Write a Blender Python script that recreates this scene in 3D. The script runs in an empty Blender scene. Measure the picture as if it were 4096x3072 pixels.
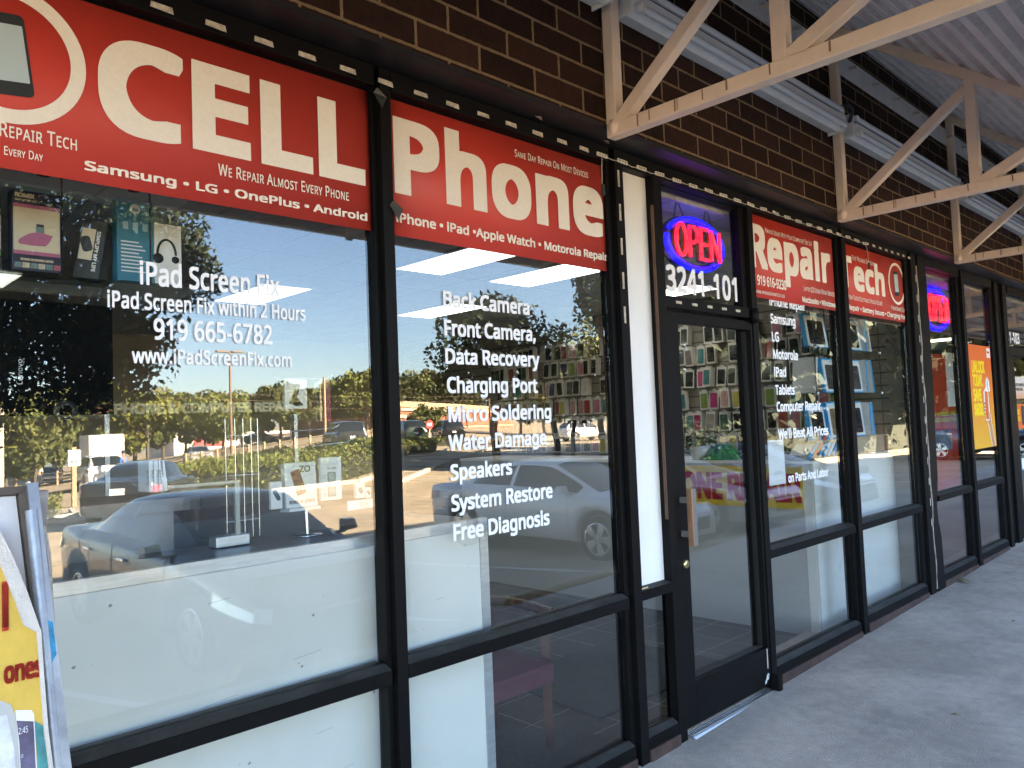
import bpy, bmesh, math, random
from mathutils import Vector, Matrix
R_ = math.radians
random.seed(7)
S = bpy.context.scene
COL = S.collection

# ---------------------------------------------------------------- camera, sky, sun, exposure
CAM = Vector((0.0, -2.31, 1.605))
yaw, pitch, roll = R_(44.5), R_(2.88), R_(-2.24)
f = Vector((math.sin(yaw)*math.cos(pitch), math.cos(yaw)*math.cos(pitch), math.sin(pitch)))
r = f.cross(Vector((0, 0, 1))).normalized(); u = r.cross(f)
r2 = r*math.cos(roll)+u*math.sin(roll); u2 = -r*math.sin(roll)+u*math.cos(roll)
cam = bpy.data.cameras.new('camera'); camo = bpy.data.objects.new('camera', cam); COL.objects.link(camo)
camo.matrix_world = Matrix(((r2.x, u2.x, -f.x, CAM.x), (r2.y, u2.y, -f.y, CAM.y), (r2.z, u2.z, -f.z, CAM.z), (0, 0, 0, 1)))
cam.sensor_width = 36; cam.lens = 3130/4096*36; cam.clip_start = 0.05; cam.clip_end = 2000
S.camera = camo
SUN_EL, SUN_AZ = R_(27), R_(30)
w = bpy.data.worlds.new('World'); S.world = w; w.use_nodes = True
nt = w.node_tree; bg = nt.nodes['Background']
sky = nt.nodes.new('ShaderNodeTexSky'); sky.sky_type = 'NISHITA'; sky.sun_disc = False
sky.sun_elevation = SUN_EL; sky.sun_rotation = SUN_AZ; sky.air_density = 0.8; sky.dust_density = 0.8; sky.ozone_density = 0.5
nt.links.new(sky.outputs[0], bg.inputs[0]); bg.inputs[1].default_value = 0.05
sl = bpy.data.lights.new('sun', 'SUN'); sl.energy = 5.0; sl.angle = R_(0.5); sl.color = (1, .84, .62)
so = bpy.data.objects.new('sun', sl); COL.objects.link(so)
sd = Vector((math.sin(SUN_AZ)*math.cos(SUN_EL), math.cos(SUN_AZ)*math.cos(SUN_EL), math.sin(SUN_EL)))
so.rotation_euler = (-sd).to_track_quat('-Z', 'Y').to_euler(); so.location = (20, 30, 30)
S.view_settings.view_transform = 'Standard'; S.view_settings.look = 'None'
S.view_settings.exposure = 4.6; S.view_settings.gamma = 1.0; S.view_settings.use_curve_mapping = False
S.cycles.use_denoising = True
S.cycles.max_bounces = 14; S.cycles.transparent_max_bounces = 24; S.cycles.glossy_bounces = 5; S.cycles.diffuse_bounces = 4
S.cycles.caustics_reflective = False; S.cycles.caustics_refractive = False; S.cycles.sample_clamp_indirect = 6

# ---------------------------------------------------------------- helpers
def tag(o, label=None, cat=None, group=None, kind=None):
    if label: o['label'] = label
    if cat: o['category'] = cat
    if group: o['group'] = group
    if kind: o['kind'] = kind
    return o
def thing(name, label, cat, loc=(0, 0, 0), rz=0.0, group=None):
    o = bpy.data.objects.new(name, None); COL.objects.link(o); o.location = loc; o.rotation_euler = (0, 0, rz)
    o.empty_display_size = .1
    return tag(o, label, cat, group)
class MB:
    def __init__(s): s.v = []; s.f = []; s.m = []; s.sm = []
    def add(s, vs, fs, mi=0, M=None, smooth=False):
        b = len(s.v)
        for p in vs:
            p = Vector(p)
            if M is not None: p = M @ p
            s.v.append(p)
        for q in fs: s.f.append([b+i for i in q]); s.m.append(mi); s.sm.append(smooth)
        return s
    def box(s, x0, x1, y0, y1, z0, z1, mi=0, M=None):
        vs = [(x, y, z) for z in (z0, z1) for y in (y0, y1) for x in (x0, x1)]
        return s.add(vs, [(0, 2, 3, 1), (4, 5, 7, 6), (0, 1, 5, 4), (2, 6, 7, 3), (0, 4, 6, 2), (1, 3, 7, 5)], mi, M)
    def quad(s, a, b, c, d, mi=0, M=None): return s.add([a, b, c, d], [(0, 1, 2, 3)], mi, M)
    def prism(s, poly, ax, d0, d1, mi=0, M=None):
        # poly: 2D points; ax: 'x','y','z' extrude axis
        def p3(p, d): return {'x': (d, p[0], p[1]), 'y': (p[0], d, p[1]), 'z': (p[0], p[1], d)}[ax]
        n = len(poly); vs = [p3(p, d0) for p in poly]+[p3(p, d1) for p in poly]
        fs = [list(range(n))[::-1], list(range(n, 2*n))]+[(i, (i+1) % n, n+(i+1) % n, n+i) for i in range(n)]
        return s.add(vs, fs, mi, M)
    def tube(s, pts, r, n=8, mi=0, M=None, caps=True, r1=None, smooth=True):
        pts = [Vector(p) for p in pts]; vs = []; fs = []; L = len(pts)
        up = None
        for i, p in enumerate(pts):
            t = (pts[min(i+1, L-1)]-pts[max(i-1, 0)]).normalized()
            if up is None: up = Vector((0, 0, 1)) if abs(t.z) < .9 else Vector((1, 0, 0))
            a = t.cross(up).normalized(); b = a.cross(t).normalized(); up = b
            rr = r if r1 is None else r+(r1-r)*i/max(1, L-1)
            for k in range(n):
                an = 2*math.pi*k/n; vs.append(p+a*(rr*math.cos(an))+b*(rr*math.sin(an)))
        for i in range(L-1):
            for k in range(n): fs.append((i*n+k, i*n+(k+1) % n, (i+1)*n+(k+1) % n, (i+1)*n+k))
        s.add(vs, fs, mi, M, smooth)
        if caps: s.add([vs[k] for k in range(n)][::-1], [list(range(n))], mi, M); s.add([vs[(L-1)*n+k] for k in range(n)], [list(range(n))], mi, M)
        return s
    def lathe(s, prof, n=24, mi=0, M=None, ax='z', smooth=True):
        vs = []; fs = []
        for (rr, h) in prof:
            for k in range(n):
                a = 2*math.pi*k/n; c, d = rr*math.cos(a), rr*math.sin(a)
                vs.append({'z': (c, d, h), 'y': (c, h, d), 'x': (h, c, d)}[ax])
        for i in range(len(prof)-1):
            for k in range(n): fs.append((i*n+k, i*n+(k+1) % n, (i+1)*n+(k+1) % n, (i+1)*n+k))
        return s.add(vs, fs, mi, M, smooth)
    def build(s, name, mats, parent=None, bevel=0, loc=None):
        me = bpy.data.meshes.new(name)
        me.from_pydata([tuple(v) for v in s.v], [], s.f); me.update()
        for m in (mats if isinstance(mats, (list, tuple)) else [mats]): me.materials.append(m)
        me.polygons.foreach_set('material_index', s.m); me.polygons.foreach_set('use_smooth', s.sm)
        o = bpy.data.objects.new(name, me); COL.objects.link(o)
        if parent: o.parent = parent
        if loc: o.location = loc
        if bevel:
            b = o.modifiers.new('b', 'BEVEL'); b.width = bevel; b.segments = 2; b.limit_method = 'ANGLE'
        return o
def box(name, m, parent, x0, x1, y0, y1, z0, z1, bevel=0):
    return MB().box(x0, x1, y0, y1, z0, z1).build(name, m, parent, bevel)
def copy_tree(o, parent=None):
    c = o.copy(); COL.objects.link(c); c.parent = parent
    for ch in list(o.children): copy_tree(ch, c)
    return c
def frame_dir(d):  # rotation matrix with local x along d (horizontal)
    a = math.atan2(d[1], d[0]); return a

# ---------------------------------------------------------------- materials
def mat(name, col, rough=.6, metal=0.0, var=0.0, vs=8.0, bump=0.0, bs=60.0, spec=.5, emit=None, es=0, coat=0, col2=None, stretch=None, big=None):
    m = bpy.data.materials.new(name); m.use_nodes = True; t = m.node_tree; n = t.nodes; l = t.links
    p = n['Principled BSDF']; p.inputs['Base Color'].default_value = (*col, 1); p.inputs['Roughness'].default_value = rough
    p.inputs['Metallic'].default_value = metal; p.inputs['Specular IOR Level'].default_value = spec
    if coat: p.inputs['Coat Weight'].default_value = coat; p.inputs['Coat Roughness'].default_value = .03
    tc = n.new('ShaderNodeTexCoord'); src = tc.outputs['Object']
    if stretch:
        mp = n.new('ShaderNodeMapping'); mp.inputs['Scale'].default_value = stretch; l.new(src, mp.inputs[0]); src = mp.outputs[0]
    if var or col2:
        no = n.new('ShaderNodeTexNoise'); no.inputs['Scale'].default_value = vs; no.inputs['Detail'].default_value = 6; no.inputs['Roughness'].default_value = .65
        l.new(src, no.inputs['Vector'])
        cr = n.new('ShaderNodeValToRGB'); cr.color_ramp.elements[0].position = .3; cr.color_ramp.elements[1].position = .7
        c0 = [c*(1-var) for c in col]; c1 = col2 or [min(1, c*(1+var)) for c in col]
        cr.color_ramp.elements[0].color = (*c0, 1); cr.color_ramp.elements[1].color = (*c1, 1)
        l.new(no.outputs['Fac'], cr.inputs[0]); colo = cr.outputs[0]
        if big:
            nb_ = n.new('ShaderNodeTexNoise'); nb_.inputs['Scale'].default_value = big[0]; nb_.inputs['Detail'].default_value = 9; nb_.inputs['Roughness'].default_value = .72; l.new(tc.outputs['Object'], nb_.inputs['Vector'])
            rb_ = n.new('ShaderNodeMapRange'); rb_.inputs[1].default_value = .42; rb_.inputs[2].default_value = .62; rb_.inputs[3].default_value = 1-big[1]; rb_.inputs[4].default_value = 1.05; l.new(nb_.outputs['Fac'], rb_.inputs[0])
            vb_ = n.new('ShaderNodeVectorMath'); vb_.operation = 'SCALE'; l.new(colo, vb_.inputs[0]); l.new(rb_.outputs[0], vb_.inputs['Scale']); colo = vb_.outputs[0]
        l.new(colo, p.inputs['Base Color'])
        rr = n.new('ShaderNodeMapRange'); rr.inputs['To Min'].default_value = max(.03, rough-.08); rr.inputs['To Max'].default_value = min(1, rough+.1)
        l.new(no.outputs['Fac'], rr.inputs[0]); l.new(rr.outputs[0], p.inputs['Roughness'])
    if bump:
        nb = n.new('ShaderNodeTexNoise'); nb.inputs['Scale'].default_value = bs; nb.inputs['Detail'].default_value = 4; l.new(src, nb.inputs['Vector'])
        b = n.new('ShaderNodeBump'); b.inputs['Strength'].default_value = bump; b.inputs['Distance'].default_value = .01
        l.new(nb.outputs['Fac'], b.inputs['Height']); l.new(b.outputs[0], p.inputs['Normal'])
    if emit: p.inputs['Emission Color'].default_value = (*emit, 1); p.inputs['Emission Strength'].default_value = es
    return m
def glass_mat(name, base=.05, tint=(.95, .97, .97)):
    m = bpy.data.materials.new(name); m.use_nodes = True; t = m.node_tree; n = t.nodes; l = t.links
    n.remove(n['Principled BSDF']); out = n['Material Output']
    lw = n.new('ShaderNodeLayerWeight'); lw.inputs['Blend'].default_value = .5
    pw = n.new('ShaderNodeMath'); pw.operation = 'POWER'; pw.inputs[1].default_value = 5; l.new(lw.outputs['Facing'], pw.inputs[0])
    ma = n.new('ShaderNodeMath'); ma.operation = 'MULTIPLY_ADD'; ma.inputs[1].default_value = 1-base; ma.inputs[2].default_value = base; l.new(pw.outputs[0], ma.inputs[0])
    tr = n.new('ShaderNodeBsdfTransparent'); tr.inputs[0].default_value = (*tint, 1)
    gl = n.new('ShaderNodeBsdfGlossy'); gl.inputs['Roughness'].default_value = 0.0; gl.inputs[0].default_value = (1, 1, 1, 1)
    # very slight float-glass waviness
    tc = n.new('ShaderNodeTexCoord'); nz = n.new('ShaderNodeTexNoise'); nz.inputs['Scale'].default_value = 1.3; nz.inputs['Detail'].default_value = 1; l.new(tc.outputs['Object'], nz.inputs['Vector'])
    bp = n.new('ShaderNodeBump'); bp.inputs['Strength'].default_value = .012; bp.inputs['Distance'].default_value = .05; l.new(nz.outputs['Fac'], bp.inputs['Height']); l.new(bp.outputs[0], gl.inputs['Normal'])
    mx = n.new('ShaderNodeMixShader'); l.new(ma.outputs[0], mx.inputs[0]); l.new(tr.outputs[0], mx.inputs[1]); l.new(gl.outputs[0], mx.inputs[2]); l.new(mx.outputs[0], out.inputs[0])
    return m
def brick_mat(name, c1, c2, mortar, bw, rh, ms, org, axis='xz', bump=.6):
    m = bpy.data.materials.new(name); m.use_nodes = True; t = m.node_tree; n = t.nodes; l = t.links; p = n['Principled BSDF']
    tc = n.new('ShaderNodeTexCoord'); sp = n.new('ShaderNodeSeparateXYZ'); l.new(tc.outputs['Object'], sp.inputs[0])
    ad = n.new('ShaderNodeCombineXYZ'); 
    l.new(sp.outputs[0 if axis[0] == 'x' else 1], ad.inputs[0]); l.new(sp.outputs[2], ad.inputs[1])
    mp = n.new('ShaderNodeMapping'); mp.inputs['Location'].default_value = (-org[0], -org[1], 0); l.new(ad.outputs[0], mp.inputs[0])
    # ragged joint edges
    nz = n.new('ShaderNodeTexNoise'); nz.inputs['Scale'].default_value = 45; nz.inputs['Detail'].default_value = 3; l.new(tc.outputs['Object'], nz.inputs['Vector'])
    vm = n.new('ShaderNodeVectorMath'); vm.operation = 'SUBTRACT'; vm.inputs[1].default_value = (.5, .5, .5); l.new(nz.outputs['Color'], vm.inputs[0])
    vs = n.new('ShaderNodeVectorMath'); vs.operation = 'SCALE'; vs.inputs['Scale'].default_value = .006; l.new(vm.outputs[0], vs.inputs[0])
    va = n.new('ShaderNodeVectorMath'); l.new(mp.outputs[0], va.inputs[0]); l.new(vs.outputs[0], va.inputs[1])
    b = n.new('ShaderNodeTexBrick'); b.offset = .5; b.inputs['Scale'].default_value = 1; b.inputs['Brick Width'].default_value = bw; b.inputs['Row Height'].default_value = rh
    b.inputs['Mortar Size'].default_value = ms; b.inputs['Mortar Smooth'].default_value = .15; b.inputs['Bias'].default_value = 0
    b.inputs['Color1'].default_value = (*c1, 1); b.inputs['Color2'].default_value = (*c2, 1); b.inputs['Mortar'].default_value = (*mortar, 1); l.new(va.outputs[0], b.inputs['Vector'])
    n2 = n.new('ShaderNodeTexNoise'); n2.inputs['Scale'].default_value = 30; n2.inputs['Detail'].default_value = 8; l.new(tc.outputs['Object'], n2.inputs['Vector'])
    mr = n.new('ShaderNodeMapRange'); mr.inputs['To Min'].default_value = .6; mr.inputs['To Max'].default_value = 1.4; l.new(n2.outputs['Fac'], mr.inputs[0])
    mm = n.new('ShaderNodeVectorMath'); mm.operation = 'SCALE'; l.new(b.outputs['Color'], mm.inputs[0]); l.new(mr.outputs[0], mm.inputs['Scale']); l.new(mm.outputs[0], p.inputs['Base Color'])
    p.inputs['Roughness'].default_value = .85; p.inputs['Specular IOR Level'].default_value = .15
    iv = n.new('ShaderNodeMath'); iv.operation = 'MULTIPLY_ADD'; iv.inputs[1].default_value = -.5; l.new(b.outputs['Fac'], iv.inputs[0]); l.new(n2.outputs['Fac'], iv.inputs[2])
    bp = n.new('ShaderNodeBump'); bp.inputs['Strength'].default_value = bump; bp.inputs['Distance'].default_value = .008; l.new(iv.outputs[0], bp.inputs['Height']); l.new(bp.outputs[0], p.inputs['Normal'])
    return m
def tile_mat(name, c1, grout, sx, sy, gap, rough=.35):
    m = brick_mat(name, c1, [c*1.25 for c in c1], grout, sx, sy, gap, (0, 0), 'xz', .15)
    n = m.node_tree.nodes; l = m.node_tree.links
    sp = [x for x in n if x.type == 'SEPXYZ'][0]; cb = [x for x in n if x.type == 'COMBXYZ'][0]
    for lk in list(cb.inputs[1].links): l.remove(lk)
    l.new(sp.outputs[1], cb.inputs[1]); [x for x in n if x.type == 'TEX_BRICK'][0].offset = 0
    n['Principled BSDF'].inputs['Roughness'].default_value = rough
    return m
K = {}
K['black'] = mat('black_frame', (.0042, .004, .0044), .5, 0, .35, 5, .05, 200, spec=.12)
K['dust'] = mat('dusty_frame', (.035, .034, .032), .6, 0, .5, 9, spec=.2)
K['blackrough'] = mat('black_rough', (.004, .004, .004), .6, 0, .3, 20)
K['bronze'] = mat('steel_lintel', (.014, .0135, .016), .4, .2, .4, 3, .1, 40)
K['tape'] = mat('old_tape', (.50, .45, .37), .8, 0, .4, 40, .5, 90)
K['red'] = mat('banner_red', (.56, .050, .034), .5, 0, .03, 2)
K['cream'] = mat('banner_cream', (.80, .72, .62), .65, 0, .045, 90)
K['grey'] = mat('soft_grey', (.5, .5, .52), .5)
K['white'] = mat('white_vinyl', (.86, .86, .88), .5)
K['wpanel'] = mat('white_panel', (.82, .81, .79), .45, 0, .03, 4)
K['lam'] = mat('white_laminate', (.76, .735, .68), .3, 0, .05, 2.2)
K['alu'] = mat('brushed_metal', (.62, .64, .66), .32, .75, .14, 10, 0, 60, stretch=(1, 1, 8))
K['glass'] = glass_mat('shop_glass', .066)
K['pglass'] = glass_mat('shelf_glass', .045, (.93, .97, .95))
K['clear'] = glass_mat('clear_plastic', .05, (.98, .98, .98))
K['wood'] = mat('bare_wood', (.10, .052, .03), .7, 0, .5, 12, .3, 40, stretch=(8, 8, .6))
K['beige'] = mat('truss_beige', (.80, .66, .53), .5, 0, .08, 9, .12, 35)
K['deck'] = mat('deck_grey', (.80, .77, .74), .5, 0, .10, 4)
K['deckv'] = mat('deck_rib_side', (.58, .50, .48), .6, 0, .2, 9)  # darker tone for the sloping sides of the deck ribs
K['beamgrey'] = mat('grey_steel', (.72, .70, .68), .5, 0, .12, 8)
K['fixture'] = mat('white_enamel', (.80, .79, .77), .35, 0, .08, 12)
K['tube'] = mat('fluorescent_tube', (.72, .73, .75), .15)
K['conc'] = mat('sidewalk_concrete', (.50, .42, .355), .85, 0, .12, 14, .6, 130, big=(.9, .3))
K['kerb'] = mat('kerb_concrete', (.42, .38, .31), .9, 0, .2, 4, .3, 50)
K['asph'] = mat('asphalt', (.34, .265, .175), .9, 0, .3, .9, .6, 90)
K['paint'] = mat('road_paint', (.68, .66, .60), .8, 0, .25, 14)
K['brown'] = mat('rust_base', (.055, .028, .022), .8, 0, .5, 10, .3, 60)
K['silver'] = mat('silver', (.75, .75, .75), .25, .9)
K['warmside'] = mat('handle_warm_side', (.42, .24, .14), .35, .7, .12, 20)  # warm light on the handle's left face, put into its colour
K['brass'] = mat('brass', (.6, .48, .25), .3, .9)
K['paper'] = mat('paper', (.80, .80, .80), .8, 0, .02, 5)
K['ink'] = mat('ink_black', (.02, .02, .022), .6)
K['brick'] = brick_mat('dark_brick', (.040, .0185, .0125), (.019, .009, .0068), (.21, .15, .085), .3035, .1045, .0062, (1.836-30.35, 2.943-10.45*2))
# fonts that ship with Blender itself
def font(fn):
    try: return bpy.data.fonts.load(bpy.utils.system_resource('DATAFILES', path='fonts')+'/'+fn)
    except Exception: return None
F_NOTO = font('NotoSansHebrew-Regular.woff2'); F_INT = font('Inter.woff2')
CAPH = {}
def text_mesh(body, fnt, offset, small=0.0, ls=1.0):
    cu = bpy.data.curves.new('t', 'FONT'); cu.body = body
    if fnt: cu.font = fnt
    cu.offset = 0; cu.resolution_u = 3; cu.space_character = ls
    if small:
        cu.small_caps_scale = small
        for c in cu.body_format: c.use_small_caps = True
    o = bpy.data.objects.new('t', cu); COL.objects.link(o)
    dg = bpy.context.evaluated_depsgraph_get(); dg.update()
    me = bpy.data.meshes.new_from_object(o.evaluated_get(dg))
    if offset > .006:
        bm = bmesh.new(); n = 24 if offset > .035 else 8; sq = []
        for k in range(n):
            q = 4*k/n; e = q-int(q); sq.append([(1, -1+2*e), (1-2*e, 1), (-1, 1-2*e), (-1+2*e, -1)][int(q)])
        for k in range(n):
            v0 = len(bm.verts); bm.from_mesh(me); bm.verts.ensure_lookup_table(); a = 2*math.pi*(k+.5)/n
            for v in bm.verts[v0:]: v.co += Vector(((offset*sq[k][0]), (offset*.85*sq[k][1]), k*.004*8/n))
        bm.to_mesh(me); bm.free()
    bpy.data.objects.remove(o); bpy.data.curves.remove(cu)
    return me
def text(name, body, x0, x1, zb, cap, m, parent=None, y=0.0, style='b', clip=None, plane=None):
    """flat lettering of fitted width and cap height, facing -y (or placed by the 4x4 matrix plane)"""
    fnt, off, small, ls = {'b': (F_NOTO, .03, 0, 1.0), 'x': (F_NOTO, .042, 0, 1.07), 's': (F_NOTO, .012, .78, 1.05), 'c': (F_NOTO, .022, 0, 1.02), 'w': (F_NOTO, .032, 0, 1.0), 'n': (F_NOTO, .03, 0, 1.05), 'r': (F_NOTO, .004, 0, 1.0), 'h': (F_NOTO, .045, 0, .96)}[style]
    key = (style,)
    if key not in CAPH:
        hm = text_mesh('H', fnt, off); CAPH[key] = (min(v.co.y for v in hm.vertices), max(v.co.y for v in hm.vertices)); bpy.data.meshes.remove(hm)
    lo, hi = CAPH[key]
    me = text_mesh(body, fnt, off, small, ls)
    xs = [v.co.x for v in me.vertices]; a, b = min(xs), max(xs)
    sx = (x1-x0)/(b-a); sz = cap/(hi-lo)
    for v in me.vertices: v.co = Vector((x0+(v.co.x-a)*sx, -v.co.z*.006, zb+(v.co.y-lo)*sz))
    bm = bmesh.new(); bm.from_mesh(me); bpy.data.meshes.remove(me)
    if clip:
        for cx, d in ((clip[0], 1), (clip[1], -1)):
            if cx is None: continue
            bmesh.ops.bisect_plane(bm, geom=bm.verts[:]+bm.edges[:]+bm.faces[:], plane_co=(cx, 0, 0), plane_no=(d, 0, 0), clear_inner=True)
    me = bpy.data.meshes.new(name); bm.to_mesh(me); bm.free(); me.materials.clear(); me.materials.append(m)
    for p in me.polygons: p.material_index = 0
    M = plane if plane is not None else Matrix.Translation((0, y, 0))
    me.transform(M)
    o = bpy.data.objects.new(name, me); COL.objects.link(o)
    if parent: o.parent = parent
    return o
def join_meshes(objs, name=None):
    b = bmesh.new(); mats = []
    for o in objs:
        off = []
        for m in o.data.materials:
            if m not in mats: mats.append(m)
            off.append(mats.index(m))
        n0 = len(b.faces); b.from_mesh(o.data); b.faces.ensure_lookup_table()
        for fc in b.faces[n0:]: fc.material_index = off[min(fc.material_index, len(off)-1)]
    t = objs[0]; me = bpy.data.meshes.new(name or t.name); b.to_mesh(me); b.free()
    for m in mats: me.materials.append(m)
    t.data = me
    for o in objs[1:]: bpy.data.objects.remove(o)
    return t
# ---------------------------------------------------------------- ground of the walkway
def walk_z(x): return .02+.018*(x-3.7)
sw = MB()
for x0, x1 in ((-9, 1.1), (1.108, 7.22), (7.228, 13.3), (13.308, 19.4), (19.408, 30)):
    sw.add([(x0, -2.75, walk_z(x0)-.045), (x1, -2.75, walk_z(x1)-.045), (x1, .3, walk_z(x1)), (x0, .3, walk_z(x0)),
            (x0, -2.75, -.5), (x1, -2.75, -.5), (x1, .3, -.5), (x0, .3, -.5)],
           [(0, 1, 2, 3), (0, 4, 5, 1), (1, 5, 6, 2), (3, 7, 4, 0)])
tag(sw.build('pavement', K['conc']), kind='structure')

# ---------------------------------------------------------------- brick front and lintel
wall = thing('brick_wall', 'dark brown brick wall above the shop windows, pale mortar joints', 'wall')
MB().box(-9, 40, -.18, .12, 2.915, 5.9).build('wall', K['brick'], wall)
lin = MB().box(-9, 40, -.186, .02, 2.902, 2.914).box(-9, 40, -.186, -.181, 2.914, 2.925)
lin.build('lintel', K['bronze'], wall)
MB().box(-9, 40, .12, 16, 4.6, 5.55).build('flat_roof', K['beamgrey'], wall)
MB().box(-9.3, -9, -.18, 16, -.5, 5.85).box(40, 40.3, -.18, 16, -.5, 5.55).box(-9, 40, 16, 16.3, -.5, 5.55).box(-9, -.66, -.1, .1, -.5, 2.9).box(13.6, 40, -.1, .1, -.5, 2.9).build('side_wall', K['brick'], wall)
# rubbish blown against the lintel
for i, (x, l) in enumerate(((2.37, .05), (2.83, .04))):
    tag(MB().add([(0, 0, 0), (l, .004, -.006), (l*.7, .012, .012), (l*.2, .01, .014), (l*.5, -.012, .004)], [(0, 1, 2, 3), (0, 1, 4)]).build('dead_leaf', mat('dry_leaf%d' % i, (.20, .13, .10), .8), None, 0, (x, -.10, 2.893)),
        ['curled dead leaf stuck under the lintel above the second red banner', 'small dead leaf under the lintel beside the first truss'][i], 'leaf', 'dead leaves under the lintel')

# ---------------------------------------------------------------- shop windows
def pane(name, par, x0, x1, z0, z1, m=None): return MB().box(x0, x1, .003, .009, z0, z1).build(name, m or K['glass'], par)
def mullion(par, xg0, x0, x1, xg1, z0, z1, name='mullion'):
    # front tube plus deeper stop that holds the glass
    b = MB().box(x0, x1, -.05, -.0, z0, z1).box(xg0, x0-.0015, -.022, .022, z0, z1).box(x1+.0015, max(xg1, x1+.003), -.022, .022, z0, z1).box(x0, x1, .0, .07, z0, z1)
    return b.build(name, K['black'], par, .0025)
def rail(par, x0, x1, z0, z1, zg, name='mid_rail'):
    b = MB().box(x0, x1, -.05, -.002, z0, z1).prism([(-.049, z1+.001), (-.002, z1+.001), (-.002, zg), (-.012, zg)], 'x', x0, x1, 1).box(x0, x1, .0015, .05, z0, zg-.002)
    return b.build(name, [K['black'], K['dust']], par, .002)
def sill(par, x0, x1, z0, z1):
    b = MB().box(x0, x1, -.05, -.004, z0, z1).prism([(-.048, z1+.001), (-.004, z1+.001), (-.004, z1+.02), (-.016, z1+.02)], 'x', x0, x1, 1).box(x0, x1, -.002, .05, z0-.06, z1+.018)
    o = b.build('sill', [K['black'], K['dust']], par, .002)
    MB().box(x0, x1, -.058, .03, z0-.15, z0-.002).build('base_strip', K['brown'], par)
    return o
def head(par, x0, x1, z0=2.82): return MB().box(x0, x1, -.05, -.001, z0+.006, 2.90).box(x0, x1, .001, .07, z0, 2.90).build('head_rail', K['black'], par, .002)
def shopwin(label, x0, x1, zr, zs, xl=None):
    t = thing('shop_window', label, 'window', ((x0+x1)/2, 0, 0), 0, 'tall shop windows in black frames')
    t.location = (0, 0, 0)
    pane('upper_pane', t, x0-.004, x1+.004, zr+.05, 2.835); pane('lower_pane', t, x0-.004, x1+.004, zs+.055, zr+.004)
    rail(t, x0, x1, zr, zr+.047, zr+.065); sill(t, x0, x1, zs, zs+.05); head(t, x0, x1)
    return t
W1 = shopwin('big first shop window, white lettering for iPad screen repair under the largest red banner', -.62, 1.592, .728, .05)
mullion(W1, -.66, -.69, -.64, -.62, .0, 2.9); mullion(W1, 1.594, 1.615, 1.661, 1.664, .0, 2.9)
W2 = shopwin('shop window listing white repair services from Back Camera to Free Diagnosis', 1.664, 2.925, .73, .055)
mullion(W2, 2.93, 2.967, 3.028, 3.031, .0, 2.9)
W3 = shopwin("shop window right of the door with white phone brand names and We'll Beat All Prices", 4.288, 5.505, .757, .085)
W4 = shopwin('narrow shop window at the end of the repair shop with no lettering on its glass', 5.626, 6.85, .757, .112)
mullion(W3, 5.51, 5.555, 5.622, 5.625, .0, 2.9)
mullion(W4, 6.855, 6.93, 7.045, 7.05, .0, 2.9)
W5 = shopwin('first window of the neighbouring shop with a red and blue open sign behind glass', 7.262, 8.2, .80, .135)
mullion(W5, 8.205, 8.275, 8.348, 8.352, .0, 2.9)
W6 = shopwin('window of the neighbouring shop carrying a large orange poster', 8.354, 9.29, .80, .15)
mullion(W6, 9.295, 9.40, 9.52, 9.56, .0, 2.9); mullion(W6, 9.66, 9.70, 9.845, 9.85, .0, 2.9, 'door_jamb')
MB().box(9.52, 9.70, .0, .06, .1, 2.9).build('filler_strip', K['blackrough'], W6)
# dented cover of the joint between the two shops
pc = MB(); prof = []
for i in range(24):
    z = 2.9*i/23; d = .010*math.sin(z*2.1)+(.022 if .5 < z < .95 else 0)*math.sin((z-.5)/.45*math.pi); prof.append((z, d))
for i in range(23):
    (z0, d0), (z1, d1) = prof[i], prof[i+1]
    pc.quad((7.075-d0*.4, -.056, z0), (7.255+d0*.5, -.056+d0, z0), (7.255+d1*.5, -.056+d1, z1), (7.075-d1*.4, -.056, z1))
    pc.quad((7.255+d0*.5, -.056+d0, z0), (7.26, .02, z0), (7.26, .02, z1), (7.255+d1*.5, -.056+d1, z1))
    pc.quad((7.075-d0*.4, .02, z0), (7.075-d0*.4, -.056, z0), (7.075-d1*.4, -.056, z1), (7.075-d1*.4, .02, z1))
jc = thing('joint_cover', 'dented black metal cover strip over the joint between the two shops', 'trim')
pc.build('cover', K['black'], jc); MB().tube([(7.062+.004*math.sin(z*9), -.05+.003*math.sin(z*14), z) for z in [.1*k for k in range(1, 29)]], .006, 6).build('sealant', mat('torn_sealant', (.32, .28, .24), .8, 0, .7, 12, .6, 60), jc)
for k in range(13): MB().box(7.02, 7.034, -.0525, -.0505, .62+.17*k, .68+.17*k).build('adhesive_strip', K['tape'], jc)
# narrow bay with white infill
inf = thing('infill_window', 'narrow window bay left of the door filled with a plain white panel', 'window')
MB().box(3.03, 3.345, -.002, .012, .80, 2.825).build('white_panel', K['wpanel'], inf)
rail(inf, 3.031, 3.276, .745, .79, .80); head(inf, 3.031, 3.276); sill(inf, 3.031, 3.276, .06, .11); pane('lower_pane', inf, 3.03, 3.33, .13, .75)
MB().box(3.267, 3.2755, -.048, -.032, 1.10, 2.68).build('timber_strip', K['wood'], inf, .002)
MB().tube([(3.0, -.045, .80), (3.075, -.047, .802)], .0045, 8).build('cigarette_end', [mat('butt', (.55, .36, .18), .8)], inf)
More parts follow.
